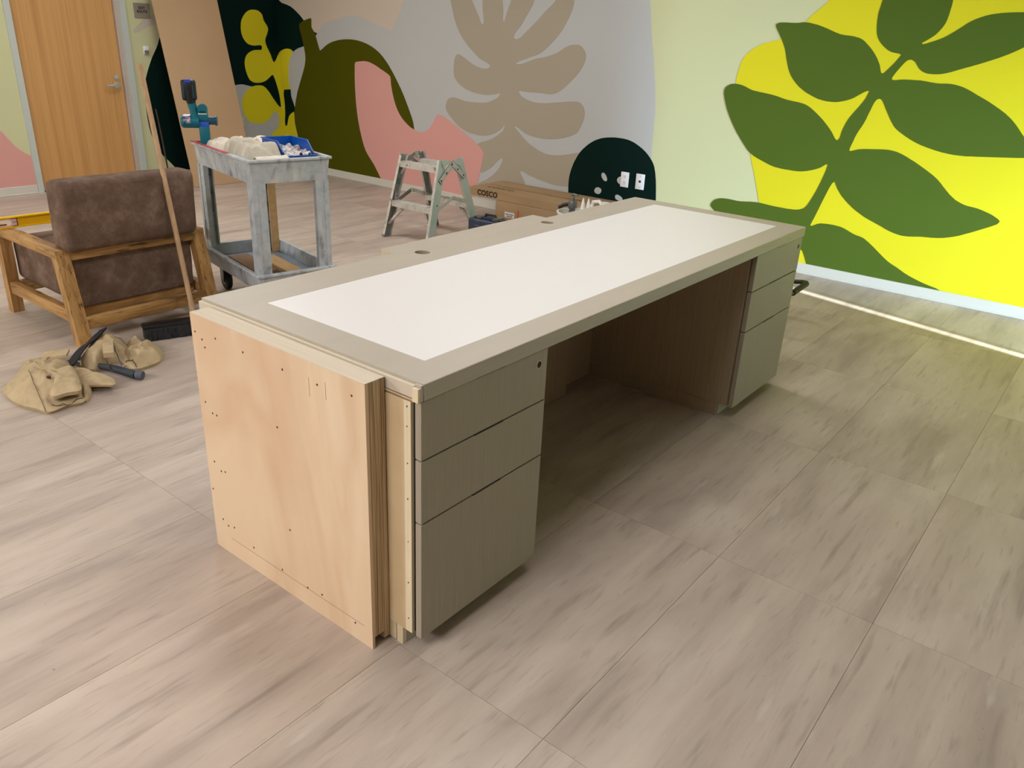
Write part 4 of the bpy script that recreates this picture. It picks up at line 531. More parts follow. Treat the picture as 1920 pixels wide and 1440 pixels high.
# canvas drop cloths heaped in the top tray
def heap(name,mat,label,u0,u1,w0,w1,h,seed,folds,over=0,base=.792):
    def f(a,b):
        u=u0+(u1-u0)*a; w=w0+(w1-w0)*b
        ea_=min(a,1-a,b,1-b); e=min(1,ea_/.16); e=e*e*(3-2*e)
        p=Vector((u*6+seed,w*6,seed)); dv=noise.noise_vector(p*.7)
        fo=sum(am*abs(math.sin((u*ku+w*kw)/2+ph+1.5*dv.x)) for am,ku,kw,ph in folds)
        cr=(1-abs(noise.noise(p*1.5+Vector((9,3,1)))))**9*.020+(1-abs(noise.noise(p*3.1+Vector((2,8,1)))))**9*.006
        z=base+h*e*(.58+.40*noise.noise(p*.5))+fo*e-cr*e
        uu=u+.02*dv.y*(1-e)+.006*dv.z; ww=w+.02*dv.x*(1-e)
        if over and a<.12:
            k=(.12-a)/.12; uu=u0-.004-over*.25*k; z=max(.80,.848-.035*k)+.004*dv.x
        uu=min(max(uu,.0145),CW-.0145); ww=min(max(ww,.0145),CL-.0145)
        return Vector((uu,ww,z))
    m=MB(); m.grid(f,64,84)
    o=m.build(name,mat,None,70)
    so=o.modifiers.new('thick','SOLIDIFY'); so.thickness=.003; so.offset=-1
    return tag(placed(o),label,'cloth')
heap('drop_cloth',mCloth,'cream canvas drop cloth bunched at the far left of the cart top',.016,.27,.36,.70,.105,3.1,[(.026,52,14,0),(.010,18,60,1)])
heap('drop_cloth',mCloth2,'folded grey-beige drop cloth in deep creases on the cart top beside the blue bin',.016,.232,.06,.46,.088,8.4,[(.030,26,62,.6),(.014,70,30,2)])
heap('drop_cloth',mCloth,'pale end of canvas cloth lying behind the blue bin on the cart',.21,.412,.385,.72,.085,5.7,[(.022,30,62,.6),(.010,80,24,2)])
m=MB(); m.grid(lambda a,b:Vector((.05+.17*a,.022+.055*b,.835+.012*math.sin(PI*b)+.006*noise.noise(Vector((a*5,b*5,0))))),24,10); o=m.build('canvas_scrap',mCloth,None,70); so=o.modifiers.new('t','SOLIDIFY'); so.thickness=.003; placed(o); tag(o,'flat cream canvas scrap at the front edge of the cart top','cloth')
# blue parts bin
bn=thing('parts_bin','open-front blue plastic parts bin on the cart top','bin',cart_pt(.235,.085,.792),CA+math.radians(2))
m=MB(); w_,l_=.165,.27; t=.003
m.box(0,w_,0,l_,0,.004)
side_=[(0,0),(l_,0),(l_,.105),(.09,.105),(.035,.055),(0,.045)]
for xx in (0,w_-t): m.prism(side_,xx,xx+t,basis((0,1,0),(0,0,1),(1,0,0),(0,0,0)))
m.box(t,w_-t,l_-t,l_,.004,.105); m.box(t,w_-t,0,t,.004,.045)
m.build('bin_body',mBlue,bn)
m=MB(); m.box(-.006,t+.001,.09,l_+.004,.1045,.110,.001,1); m.box(w_-t-.001,w_+.006,.09,l_+.004,.1045,.110,.001,1); m.box(-.006,w_+.006,l_-.001,l_+.006,.1045,.110,.001,1); m.box(-.003,w_+.003,-.005,.001,.040,.046,.001,1)
m.bar((-.001,.09,.107),(-.001,.035,.057),.007,.006,(1,0,0)); m.bar((w_+.001,.09,.107),(w_+.001,.035,.057),.007,.006,(1,0,0)); m.build('bin_rim',mBlue,bn)
m=MB(); m.grid(lambda a,b:Vector((.006+(w_-.012)*a,.006+(l_-.04)*b,.03+.018*b+.026*noise.noise(Vector((a*7,b*9,2)))+.02*abs(math.sin(a*9+b*7)))),40,40)
o=m.build('plastic_wrap',mPlastic,None,20); o.location=bn.location; o.rotation_euler=bn.rotation_euler; tag(o,'crumpled clear plastic wrap inside the blue bin','plastic wrap')
# teal cordless tool standing at the far left corner of the tray
tl=thing('cordless_tool','teal cordless power tool standing upright at the cart far corner','power tool',(1.385,3.005,.792),math.radians(-38))
m=MB(); m.box(-.026,.026,-.022,.022,0,.14,.006); m.build('column',mTeal,tl,30)
m=MB(); m.box(-.027,.027,-.023,.023,.128,.158,.004); m.build('blue_tape_wrap',mTape,tl,30)
m=MB(); m.box(-.025,.025,-.021,.021,.158,.22,.008); m.cyl((0,-.021,.222),(0,.021,.222),.025,n=24); m.build('gear_case',mTeal,tl,40)
m=MB(); m.box(-.022,.022,-.0225,.0225,.195,.200); m.build('highlight_band',mLabelW,tl)
m=MB(); m.cyl((-.105,.0,.155),(-.02,.0,.155),.034,n=24); m.cyl((-.115,0,.155),(-.105,0,.155),.028,.034,24); m.build('motor_barrel',mTeal,tl,40)
m=MB(); m.cyl((-.1,.0,.158),(-.062,.0,.158),.0345,n=24); m.build('silver_label',mSilver,tl,40)
m=MB(); m.cyl((.022,0,.162),(.060,0,.162),.022,n=20); m.cyl((.060,0,.162),(.070,0,.162),.026,n=20); m.build('side_knob',mTealD,tl,40)
m=MB(); m.tube([(-.040,0,.175),(-.046,0,.215),(-.052,.0,.25)],[.024,.021,.023],14); m.build('handle',mTeal,tl,60)
m=MB(); m.tube([(-.051,0,.245),(-.056,-.002,.275),(-.060,-.006,.325)],[.022,.026,.022],14); m.build('rubber_grip',mBlack,tl,60)
bt=MB(); bt.box(-.095,-.022,-.024,.030,.262,.368,.012,3); b_=bt.build('battery_foot',mBlack,tl,40)
m=MB(); m.box(-.085,-.079,-.028,-.020,.275,.345,.002,1); m.build('teal_trim',mTealD,b_); m=MB(); m.box(-.038,-.032,-.028,-.020,.275,.345,.002,1); m.build('teal_trim',mTealD,b_)
m=MB(); m.box(-.074,-.043,-.028,.02,.352,.370,.003,1); m.build('blue_latch',M0('latch_blue',(50,70,180),.4),b_)

# ------------------------------------------------------------------ STEP LADDER (double sided trestle)
ld=thing('step_stool','paint-splattered aluminium double-sided step stool','step ladder',(3.04,2.89,0))
def rail(name,a,b,mat,w=.062,d=.022,parent=ld,upv=(0,1,0)):
    """channel rail: web plus two flanges. a,b local"""
    a=Vector(a); b=Vector(b); z=(b-a); Ln=z.length; z.normalize(); y=Vector((0,1,0)); y=(y-z*y.dot(z)).normalized(); x=y.cross(z)
    Mx=Matrix(((x.x,y.x,z.x,a.x),(x.y,y.y,z.y,a.y),(x.z,y.z,z.z,a.z),(0,0,0,1)))
    return x,y,z,Mx,Ln
# front frame leans toward +x going up; rear frame mirrored. y: 0 (right, near) .. .46 (left)
def frame(x0,xt,sgn,ladder):
    for yb,yt,s in ((0.0,.025,1),(.47,.43,-1)):
        x,y,z,Mx,Ln=rail('',(x0,yb,0),(xt,yt,.60),None)
        near=(s==1)
        m=MB(); yy=(-.0015,.0015)
        m.box(-.033,.033,-.0015,.0015,0,Ln,M=Mx); 
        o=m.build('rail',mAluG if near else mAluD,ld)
        a_,b_=(0,.022) if s==1 else (-.022,0)
        m=MB(); m.box(-.0355,-.033,a_,b_,0,Ln,M=Mx); m.build('flange',mAlu,o)
        m=MB(); m.box(.033,.0355,a_,b_,0,Ln,M=Mx); m.build('flange',mAlu,o)
        m=MB(); m.box(-.037,.037,min(a_,-.003),max(b_,.003),-.004,.012,M=Mx); 
        for q in m.bm.verts: q.co.z=max(q.co.z,0)
        m.build('foot_pad',mWheel,o)
        o['_']=0; del o['_']
    for zz in (.27,.555):
        t=zz/.60; xx=x0+(xt-x0)*t; y0=.025*t+.004; y1=.47-.04*t-.004
        m=MB(); m.box(xx-.036,xx+.036,y0,y1,zz-.003,zz+.001); fx=xx-.036*sgn if True else xx
        m.box(xx-.038,xx-.034,y0,y1,zz-.040,zz+.001); m.box(xx+.034,xx+.038,y0,y1,zz-.040,zz+.001); m.build('step',mAlu,ld)
    # diagonal braces under the lower step
    t=.10/.60; xa=x0+(xt-x0)*.27/.6; xb=x0+(xt-x0)*t
    m=MB(); m.bar((xb,.018,.095),(xa,.115,.235),.018,.018,(1,0,0)); m.build('brace',mAlu,ld); m=MB(); m.bar((xb,.458,.095),(xa,.335,.235),.018,.018,(1,0,0)); 
    m.build('brace',mAlu,ld)
    m=MB(); xa=x0+(xt-x0)*.50/.6; m.bar((xa,.425,.46),(xa+.01*sgn,.385,.525),.014,.014,(1,0,0)); m.build('brace',mAlu,ld); m=MB(); m.bar((xa,.03,.46),(xa+.01*sgn,.07,.525),.014,.014,(1,0,0)); m.build('brace',mAlu,ld)
frame(0,.155,1,ld); frame(.54,.335,-1,ld)
for yy,s in ((.018,-1),(.436,1)):
    # hinge plates crossing over the top and folding spreader bars
    yp=yy+s*.006
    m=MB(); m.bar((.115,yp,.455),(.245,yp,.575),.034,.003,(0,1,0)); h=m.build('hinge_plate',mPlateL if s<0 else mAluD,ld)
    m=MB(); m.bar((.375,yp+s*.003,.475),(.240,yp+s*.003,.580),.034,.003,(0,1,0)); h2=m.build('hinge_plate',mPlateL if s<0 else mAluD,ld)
    if s<0:
     m=MB(); m.bar((.112,yp-s*.0012,.452),(.247,yp-s*.0012,.577),.040,.0015,(0,1,0)); m.build('hinge_outline',mRubber,ld)  # black plate drawn as the dark outline around the hinge plate
     m=MB(); m.bar((.378,yp+s*.0012,.472),(.239,yp+s*.0012,.582),.040,.0015,(0,1,0)); m.build('hinge_outline',mRubber,ld)
    m=MB(); m.prism([(.15,.555),(.235,.585),(.195,.605),(.13,.61)],yp-.001,yp+.001,basis((1,0,0),(0,0,1),(0,1,0),(0,0,0))); m.build('gusset',mAluG if s<0 else mAlu,ld); m=MB(); m.prism([(.25,.585),(.345,.55),(.345,.61),(.30,.615)],yp-.001,yp+.001,basis((1,0,0),(0,0,1),(0,1,0),(0,0,0))); m.build('gusset',mAluG if s<0 else mAlu,ld)
    m=MB()
    for (bx,bz) in ((.125,.465),(.180,.515),(.238,.573),(.30,.532),(.362,.485)): m.cyl((bx,yp-s*.001,bz),(bx,yp+s*.008,bz),.006,n=8)
    m.build('rivet',mScrew,h)
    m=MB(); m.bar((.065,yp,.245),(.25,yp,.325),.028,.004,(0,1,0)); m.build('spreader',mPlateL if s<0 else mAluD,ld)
    m=MB(); m.bar((.25,yp+s*.003,.33),(.455,yp+s*.003,.265),.028,.004,(0,1,0)); m.cyl((.25,yp-.004,.327),(.25,yp+.004,.327),.007,n=8); m.build('spreader',mAlu,ld)
m=MB(); m.box(.034,.0345,.4655,.4675,.3,.301); m.bm.free()
m=MB(); m.bar((.105,.4315,.385),(.117,.4305,.43),.034,.0012,(0,1,0)); m.build('sticker',M0('sticker_green',(84,104,96),.6),ld)
m=MB(); m.bar((.070,.4345,.25),(.092,.433,.335),.030,.0012,(0,1,0)); m.build('sticker',MN('sticker_print',[(.45,(196,186,190)),(.55,(90,70,90))],nscale=90,detail=2),ld)

# ------------------------------------------------------------------ CARTONS by the mural wall
def carton(name,label,x0,x1,y0,y1,z0,z1,flapc=True):
    t=thing(name,label,'box',(x0,y0,z0)); w,l,h=x1-x0,y1-y0,z1-z0
    m=MB(); m.box(0,w,0,l,0,h,.002,1); b=m.build('carton_body',mCard,t,30)
    m=MB(); m.box(w*.5-.0015,w*.5+.0015,0.02,l-.02,h-.0005,h+.0006); m.build('flap_seam',mCardD,t)
    m=MB(); m.box(w*.5-.024,w*.5+.024,.01,l-.01,h+.0004,h+.001); m.box(w*.5-.024,w*.5+.024,l-.0002,l+.0006,h-.05,h+.001); m.build('packing_tape',M0('tape_brown',(150,112,70),.35),t)
    return t,w,l,h
b1,w,l,h=carton('folding_table_box','upper long flat brown carton printed COSCO by mural wall',4.00,4.46,1.50,3.36,.205,.272)
text('COSCO',.060,mInk,b1,'printed_word',basis((0,-1,0),(0,0,1),(-1,0,0),(-.0006,1.655,.034)),.0006,.0022,1.06)
text('COSCO',.075,mInkF,b1,'printed_word',basis((0,-1,0),(1,0,0),(0,0,1),(.13,1.62,.0680)),.0005,.0012,1.1)
m=MB(); m.box(.10,.16,.30,.45,.067,.0679); m.box(.11,.13,.50,.56,.067,.0679); m.build('printed_mark',mInkF,b1)
b2,w,l,h=carton('flat_carton','lower brown carton with white label and orange strip by mural wall',3.985,4.45,1.35,3.05,0,.2035)
m=MB(); m.box(-.0012,0,1.50,1.60,.085,.128); m.build('shipping_label',mLabelW,b2)
m=MB()
for i in range(7): m.box(-.0018,-.001,1.512+i*.012,1.512+i*.012+.006,.104,.118)
m.box(-.0018,-.001,1.52,1.58,.092,.098); m.build('label_print',mInk,b2)
m=MB(); m.box(-.0012,0,1.455,1.470,.07,.155); m.build('orange_strip',mOrange,b2)
b3,w,l,h=carton('short_carton','small brown carton end behind the far desk corner',3.60,4.05,1.02,1.33,0,.30)

# ------------------------------------------------------------------ TOOL CASES
tc_=thing('tool_case','dark navy hard tool case with latches standing near the step stool','tool case',(3.12,2.28,0),math.radians(4))
m=MB(); m.box(0,.13,0,.30,0,.262,.014,3); m.build('case_shell',mNavy,tc_,40)
m=MB(); m.box(.035,.095,.03,.27,.262,.275,.004); m.box(-.004,.0,.06,.24,.03,.22,.002,1); m.build('rib_panel',mNavy,tc_,30)
for yy in (.06,.20):
    m=MB(); m.box(.02,.11,yy,yy+.045,.262,.280,.004); m.build('latch',mClear,tc_,30)
m=MB(); m.tube([(.065,.10,.27),(.065,.105,.292),(.065,.19,.292),(.065,.195,.27)],.008,8); m.build('carry_handle',mBlack,tc_,50)
tc2=thing('parts_organizer','teal parts organiser case lying in front of the cartons','tool case',(3.36,2.02,0),math.radians(3))
m=MB(); m.box(0,.40,0,.48,0,.16,.012,3); m.build('case_shell',mTealC,tc2,40)
m=MB(); m.box(.03,.37,.03,.45,.158,.176,.006); m.build('case_lid',mTealC,tc2,30)
m=MB(); m.box(.16,.34,.06,.42,.174,.179,.002,1); m.build('smoky_window',mClear,tc2)
for yy in (.07,.22,.36):
    m=MB(); m.box(-.006,.05,yy,yy+.06,.12,.188,.006); m.build('latch',mTealD,tc2,30)
m=MB(); m.tube([(.02,.16,.17),(.01,.165,.20),(.01,.31,.20),(.02,.315,.17)],.010,8); m.build('carry_handle',mBlack,tc2,50)

# ------------------------------------------------------------------ BUCKET with caulk gun and nozzles; white jug
bk=thing('bucket','white bucket of tools standing behind the desk','bucket',(3.42,1.88,0))
m=MB(); m.lathe([(0,.002),(.105,.002),(.108,0),(.130,.365),(.136,.365),(.136,.372),(.126,.372),(.103,.008),(0,.008)],(0,0,0),32); m.build('bucket_body',mNozzle,bk,40)
m=MB(); m.tube([(.13*math.cos(a),.138*math.sin(a)*1,.33-.09*math.cos(a)*0-.12*abs(math.cos(a))*0) for a in [PI*i/12 for i in range(13)]],.003,6); m.build('bail_handle',mChrome,bk,60)
cg=thing('caulk_gun','grey metal caulk gun sticking out of the white bucket','caulk gun',(3.42,1.90,.02))
m=MB(); m.tube([(-.02,.02,.0),(.0,.02,.33),(.0,.015,.40)],[.022,.022,.02],12); m.build('barrel_frame',mChrome,cg,50)
m=MB(); m.box(-.03,.03,-.005,.035,.37,.425,.006); m.build('head',mChrome,cg,30)
m=MB(); m.tube([(0,.03,.40),(-.012,.085,.385),(-.02,.115,.365)],[.012,.013,.012],10); m.build('trigger_grip',mBlack,cg,50)
m=MB(); m.tube([(0,.01,.42),(0,.01,.465)],.006,8); m.tube([(0,-.02,.462),(0,.012,.468),(0,.03,.455)],.006,8); m.build('plunger_hook',mChrome,cg,50)
for i,(dx,dy,hh,lb) in enumerate(((.0,-.048,.475,'tallest white caulk nozzle beside the grey gun in the bucket'),(.02,-.078,.475,'slim white caulk nozzle in the middle of the bucket trio'),(.035,-.098,.462,'shortest white caulk nozzle, rightmost in the bucket'))):
    m=MB(); m.lathe([(0,-.43),(.018,-.43),(.021,-.15),(.020,-.09),(.012,-.04),(.003,0),(0,.001)],(0,0,0),14); o=m.build('caulk_tube',mNozzle,None,50); o.location=(3.42+dx,1.88+dy,hh); tag(o,lb,'caulk tube','white caulk tubes in the bucket')
jg=thing('white_jug','white plastic jug standing right of the bucket behind the desk','jug',(3.70,1.83,0)); jg.scale=(1,1,1.12)
m=MB(); m.lathe([(0,0),(.085,0),(.09,.01),(.09,.27),(.075,.33),(.04,.345),(.0,.348)],(0,0,0),28); m.build('jug_body',mNozzle,jg,40)
m=MB(); m.tube([(0,.085,.25),(0,.115,.30),(0,.10,.355),(0,.05,.365),(0,.02,.345)],.012,10); m.build('jug_handle',mNozzle,jg,60)
m=MB(); m.lathe([(0,.365),(.028,.365),(.030,.34),(.026,.335)],(0,0,0),20); m.build('jug_cap',mNozzle,jg,40)

# ------------------------------------------------------------------ HAND TRUCK behind the far pedestal
ht_=thing('platform_truck','black push handle of a trolley showing past the far drawers','trolley',(0,0,0))
def roundpath(pts,r=.05,n=6):
    out=[Vector(pts[0])]
    for i in range(1,len(pts)-1):
        a,b,c=map(Vector,(pts[i-1],pts[i],pts[i+1])); d1=(a-b).normalized()*r; d2=(c-b).normalized()*r
        for k in range(n+1):
            t=k/n; out.append((1-t)**2*(b+d1)+2*t*(1-t)*b+t*t*(b+d2))
    out.append(Vector(pts[-1])); return out

m=MB()
hx0,hx1=3.022,3.350
m.tube(roundpath([(hx0-.01,.95,.12),(hx0,.22,.25),(hx1,.235,.25),(hx1+.02,.95,.12)],.05),.0125,12); m.build('handle_tube',mPlat,ht_,60)
m=MB(); m.tube([(hx0+.045,.221,.25),(hx1-.045,.232,.25)],.0165,14)
m.build('ribbed_grip',mRubber,ht_,40)
for hx in (hx0-.01,hx1+.02):
    m=MB(); m.cyl((hx-.02,.98,.10),(hx+.02,.98,.10),.10,n=28); w_=m.build('wheel',mRubber,ht_,40)
    m=MB(); m.cyl((hx-.022,.98,.10),(hx+.022,.98,.10),.045,n=20); m.build('hub',mWheel,w_,40)
m=MB(); m.cyl((hx0-.03,.98,.10),(hx1+.04,.98,.10),.010,n=10); m.box(hx0,hx1,1.0,1.008,.06,.26); m.bar((hx0,.60,.182),(hx1+.01,.60,.182),.02,.02); m.build('axle_and_toe_plate',mPlat,ht_,40)


# ------------------------------------------------------------------ LEANING SHEET
bd=thing('hardboard_sheet','tall tan hardboard sheet leaning against the wall beside the door','board',(0,0,0))
m=MB(); a=math.atan2(YD-.02-5.921,2.38)
Mx=Matrix.Translation((3.012,5.921,0))@Matrix.Rotation(-a,4,'X')
m.box(0,.660,-.006,.006,0,2.44,M=Mx)
mn=min(q.co.z for q in m.bm.verts)
for q in m.bm.verts: q.co.z-=mn
m.build('sheet',mMDF,bd)
o=MB(); o.tube([(2.985,6.30,0),(3.00,6.38,.42),(3.02,YD-.02,.66)],.008,8); o=o.build('wood_pole',M0('dark_pole',(62,44,32),.7),None,50); tag(o,'thin dark pole leaning on the wall between armchair and tan sheet','pole')

# ------------------------------------------------------------------ wall fittings
def plate(name,label,cat,wall,c,hz,parts):
    t=thing(name,label,cat)
    return t
o1=thing('power_outlet','white duplex outlet on the dark green dome, left of the data plate','outlet',(XW-.003,2.143,.447))
m=MB(); m.box(-.006,0,-.0365,.0365,-.0585,.0585,.003); m.build('cover_plate',mPlate,o1,30)
for z in (-.024,.024):
    m=MB(); m.box(-.008,-.006,-.017,.017,z-.015,z+.015,.001,1); s=m.build('socket',mPlate,o1)
    m=MB(); m.box(-.0086,-.008,-.008,-.005,z-.002,z+.008); m.box(-.0086,-.008,.005,.008,z-.002,z+.008); m.cyl((-.0086,0,z-.009),(-.008,0,z-.009),.003,n=10); m.build('slot',mInk,s)
o2=thing('data_plate','white data jack plate on the dark green dome, right of the outlet','wall plate',(XW-.003,2.004,.449))
m=MB(); m.box(-.006,0,-.0385,.0385,-.0595,.0595,.003); m.build('cover_plate',mPlate,o2,30)
m=MB(); m.box(-.0075,-.006,-.009,.009,-.007,.010); m.build('data_jack',mInk,o2)
m=MB(); m.cyl((-.0072,0,.042),(-.006,0,.042),.0035,n=10); m.build('screw',mChrome,o2); m=MB(); m.cyl((-.0072,0,-.042),(-.006,0,-.042),.0035,n=10); m.build('screw',mChrome,o2)
sg=thing('wall_sign','bronze exit route sign on the wall above the switch','sign',(3.015,YD-.001,1.505))
m=MB(); m.box(-.075,.075,-.008,0,-.062,.062,.002,1); m.build('sign_plate',mSign,sg)
text('EXIT',.030,mInk,sg,'sign_letters',basis((1,0,0),(0,0,1),(0,-1,0),(-.0,-.0085,.022)),.0005,.0008); text('ROUTE',.030,mInk,sg,'sign_letters',basis((1,0,0),(0,0,1),(0,-1,0),(-.0,-.0085,-.008)),.0005,.0008)
sw=thing('wall_switch','small white wall switch below the exit sign','switch',(3.005,YD-.001,1.175))
m=MB(); m.box(-.022,.022,-.012,0,-.035,.035,.002,1); m.build('cover_plate',mPlate,sw)
m=MB(); m.box(-.020,.020,-.028,-.012,-.002,.033,.002,1); m.build('switch_body',mPlate,sw); m=MB(); m.box(-.020,.020,-.024,-.012,-.033,-.003,.002,1); m.build('switch_base',mWheel,sw)
o3=thing('power_outlet','pale outlet on grey paint low behind the cart cloths','outlet',(3.965,YD-.006,.50))
m=MB(); m.box(-.036,.036,-.006,0,-.058,.058,.003); m.build('cover_plate',PM['gray'],o3,30)
for z in (-.024,.024):
    m=MB(); m.box(-.017,.017,-.008,-.006,z-.015,z+.015); m.build('socket',PM['sage'],o3)

# ------------------------------------------------------------------ TOOL BELT + HAMMER
SEAM = {
 'a':[(0.037, 2.309), (0.004, 2.179), (-0.029, 2.031)],
 'b':[(0.138, 2.379), (0.178, 2.46), (0.19, 2.483)],
 'c':[(0.487, 2.492), (0.5, 2.409), (0.483, 2.329), (0.446, 2.273), (0.399, 2.246)],
 'd':[(0.419, 2.267), (0.435, 2.233), (0.436, 2.206)],
 'e':[(0.002, 2.049), (0.039, 2.032), (0.118, 2.038)],
}
BELT = {
 'left':[(-0.055, 2.366), (0.004, 2.432), (0.085, 2.535), (0.136, 2.616), (0.195, 2.601), (0.246, 2.532), (0.266, 2.422), (0.245, 2.32), (0.199, 2.209), (0.15, 2.101), (0.117, 2.023), (0.051, 2.032), (-0.021, 2.022), (-0.038, 2.082), (-0.065, 2.161), (-0.071, 2.254)],
 'pocket':[(0.086, 2.28), (0.147, 2.301), (0.198, 2.292), (0.181, 2.208), (0.148, 2.105), (0.11, 2.021), (0.062, 2.033), (0.011, 2.034), (0.011, 2.071), (0.049, 2.129), (0.087, 2.223)],
 'flap':[(0.227, 2.366), (0.258, 2.275), (0.286, 2.145), (0.273, 2.076), (0.255, 2.054), (0.208, 2.102), (0.163, 2.148), (0.195, 2.253)],
 'roll':[(0.184, 2.2), (0.211, 2.173), (0.19, 2.115), (0.15, 2.048), (0.124, 2.038), (0.144, 2.107)],
 'under':[(0.215, 2.185), (0.263, 2.136), (0.232, 2.119), (0.205, 2.147)],
 'right':[(0.281, 2.406), (0.33, 2.484), (0.411, 2.576), (0.488, 2.64), (0.516, 2.654), (0.534, 2.616), (0.537, 2.53), (0.531, 2.436), (0.494, 2.357), (0.444, 2.315), (0.41, 2.349), (0.333, 2.318), (0.29, 2.327)],
 'bag':[(0.437, 2.34), (0.509, 2.429), (0.567, 2.44), (0.625, 2.413), (0.625, 2.343), (0.591, 2.26), (0.549, 2.209), (0.487, 2.19), (0.428, 2.196), (0.413, 2.237)],
 'loop':[(0.534, 2.479), (0.608, 2.55), (0.608, 2.509), (0.582, 2.412), (0.572, 2.362), (0.545, 2.408)],
 'strap':[(0.211, 2.606), (0.238, 2.588), (0.259, 2.557), (0.288, 2.528)],
 'belt':[(0.189, 2.344), (0.218, 2.349), (0.271, 2.404), (0.326, 2.45), (0.371, 2.463), (0.419, 2.492), (0.449, 2.503)],
 'tab':[(0.395, 2.41), (0.436, 2.388), (0.356, 2.228), (0.319, 2.248)],
 'hammer':[(0.323, 2.346), (0.358, 2.249), (0.374, 2.164), (0.387, 2.116), (0.403, 2.092)],
 'wire':[(0.347, 2.289), (0.333, 2.233), (0.359, 2.19), (0.378, 2.222), (0.401, 2.308), (0.419, 2.363)],
}

bl=thing('tool_belt','khaki canvas tool belt with two pouches and black webbing, dropped on the floor','tool belt')
def csm(P,n=4,closed=True):
    out=[]; N=len(P)
    for i in range(N if closed else N-1):
        p0,p1,p2,p3=[Vector(P[(i+k)%N] if closed else P[min(max(i+k,0),N-1)]) for k in (-1,0,1,2)]
        for j in range(n):
            t=j/n; out.append(.5*((2*p1)+(-p0+p2)*t+(2*p0-5*p1+4*p2-p3)*t*t+(-p0+3*p1-3*p2+p3)*t**3))
    if not closed: out.append(Vector(P[-1]))
    return out
def pouch(name,P,h,z0,seed,parent,mat,wr=.010,rings=16,skirt=True,pw=2.2,th=0):
    O=csm(P,5); c=sum(O,Vector((0,0)))/len(O); m=MB(); n=len(O); R=[]
    for i in range(rings+1):
        t=i/rings; row=[]
        for k,o in enumerate(O):
            p=c+(o-c)*t; q=Vector((p.x*13,p.y*13,seed)); nv=noise.noise(q); fo=abs(noise.noise(q*1.7+Vector((4,2,0))))
            f2=abs(noise.noise(q*3.1+Vector((1,7,3)))); z=z0+h*(1-t**pw)+ (wr*nv*2.4+wr*(1-3.4*fo)-wr*1.1*f2)*(1-t**8)
            row.append(m.bm.verts.new((p.x,p.y,max(z,z0*.2+.001))))
        R.append(row)
    for i in range(rings):
        for k in range(n): m.bm.faces.new((R[i][k],R[i][(k+1)%n],R[i+1][(k+1)%n],R[i+1][k]))
    if skirt:
        zz=max(0.0,z0-.02) if th else 0
        b=[m.bm.verts.new((c.x+(o.x-c.x)*.97,c.y+(o.y-c.y)*.97,(z0-th) if th else 0.0)) for o in O]
        for k in range(n): m.bm.faces.new((R[-1][k],R[-1][(k+1)%n],b[(k+1)%n],b[k]))
    bmesh.ops.remove_doubles(m.bm,verts=m.bm.verts[:],dist=.0002)
    return m.build(name,mat,parent,60)
lp=pouch('pouch',BELT['left'],.072,.014,1.3,bl,mKhaki,.008)
pouch('pocket',BELT['pocket'],.020,.068,2.2,lp,mKhaki,.003,10,th=.016,pw=4)
pouch('flap',BELT['flap'],.014,.034,5.2,lp,mKhaki,.003,10,th=.010,pw=4)
pouch('fold',BELT['roll'],.030,.014,3.2,lp,mKhaki,.004,10)
pouch('fold',BELT['under'],.006,.004,3.9,lp,mKhaki,.002,8)
rp=pouch('pouch',BELT['right'],.085,.014,6.6,bl,mKhaki,.009)
bg=pouch('pouch',BELT['bag'],.055,.014,9.1,bl,mKhaki,.008)
pouch('loop',BELT['loop'],.03,.02,7.1,bl,mKhaki,.004,10)
def band(name,P,w,z,mat,parent,tilt=0,th=.004,hz=None):
    O=csm(P,5,False); m=MB(); prev=None
    for i,o in enumerate(O):
        d=(O[min(i+1,len(O)-1)]-O[max(i-1,0)]).normalized(); nrm=Vector((-d.y,d.x)); zz=z if hz is None else hz[0]+(hz[1]-hz[0])*i/(len(O)-1)
        ring_=[m.bm.verts.new((o.x+nrm.x*s*w/2,o.y+nrm.y*s*w/2,zz+s*tilt+e)) for s,e in ((-1,0),(1,0),(1,th),(-1,th))]
        if prev:
            for k in range(4): m.bm.faces.new((prev[k],prev[(k+1)%4],ring_[(k+1)%4],ring_[k]))
        else: m.bm.faces.new(ring_)
        prev=ring_
    m.bm.faces.new(prev[::-1])
    return m.build(name,mat,parent,50)
band('web_belt',BELT['belt'],.050,.06,mBelt,bl,-.012,.008,(.030,.112))
band('strap',BELT['strap'],.045,.02,mKhaki,bl,.006,.012,(.012,.03))
m=MB(); m.prism(BELT['tab'],.082,.104); m.build('leather_tab',mKhaki,rp)
m=MB(); m.tube([(x,y,z) for (x,y),z in zip(BELT['wire'],(.05,.022,.024,.045,.08,.095))],.0025,6); m.build('hammer_loop',mChrome,rp,60)
mSeam=M0('brown_stitching',(104,84,56),.9)
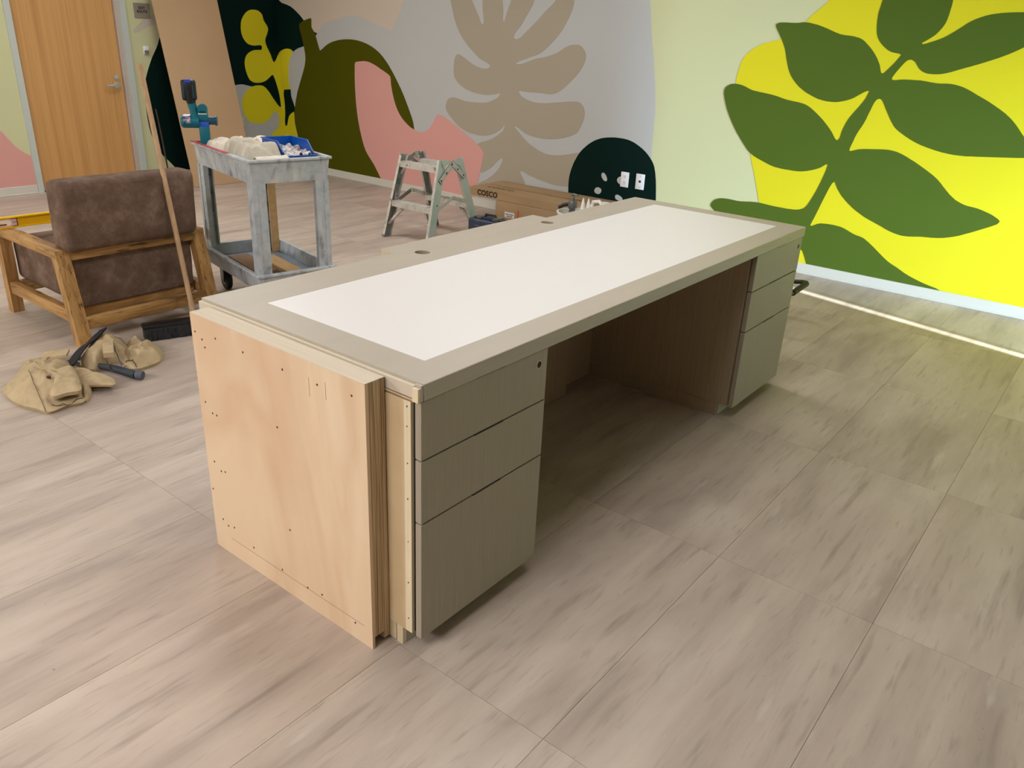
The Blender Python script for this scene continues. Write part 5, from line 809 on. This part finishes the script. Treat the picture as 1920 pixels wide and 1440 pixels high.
def seam(ob,P,name='seam',r=.0013,mat=mSeam,dz=.001):
    vs=[v.co for v in ob.data.vertices]
    pts=[]
    for x,y in [tuple(q) for q in csm(P,5,False)]:
        near=sorted(vs,key=lambda c:(c.x-x)**2+(c.y-y)**2)[:4]; pts.append((x,y,max(c.z for c in near)+dz))
    m=MB(); m.tube(pts,r,6); return m.build(name,mat,ob,60)
seam(lp,SEAM['a']); seam(lp,SEAM['b'],r=.0012); seam(rp,SEAM['c'],r=.0013); seam(bg,SEAM['d'],r=.002); seam(lp,SEAM['e'],r=.0018)
cx=sum(p[0] for p in BELT['pocket'])/11; cy=sum(p[1] for p in BELT['pocket'])/11
m=MB(); m.cyl((cx-.035,cy+.035,.078),(cx-.035,cy+.035,.0915),.008,n=14); m.build('snap_button',mScrew,lp,40)
hm=thing('hammer','hammer with dark grip poking out from under the tool belt pouch','hammer')
hp=BELT['hammer']
m=MB(); m.tube([(hp[0][0],hp[0][1],.018),(hp[1][0],hp[1][1],.019),(hp[2][0],hp[2][1],.020),(hp[3][0],hp[3][1],.020)],[.012,.017,.018,.020],14); m.build('grip',mGrip,hm,60)
m=MB(); m.tube([(hp[3][0],hp[3][1],.021),((hp[3][0]+hp[4][0])/2,(hp[3][1]+hp[4][1])/2,.021),(hp[4][0],hp[4][1],.020)],[.020,.022,.019],14); m.build('grip_cap',mGripE,hm,60)
dx,dy=hp[0][0]-hp[1][0],hp[0][1]-hp[1][1]; nn=math.hypot(dx,dy); dx/=nn; dy/=nn
m=MB(); m.tube([(hp[0][0],hp[0][1],.018),(hp[0][0]+dx*.12,hp[0][1]+dy*.12,.018)],.008,10); m.build('shank',mChrome,hm,60)
ex,ey=hp[0][0]+dx*.13,hp[0][1]+dy*.13
m=MB(); m.tube([(ex-dy*.06,ey+dx*.06,.018),(ex-dy*.02,ey+dx*.02,.018),(ex+dy*.02,ey-dx*.02,.018),(ex+dy*.07,ey-dx*.07,.012)],[.014,.012,.011,.004],12); m.build('hammer_head',mChrome,hm,60)
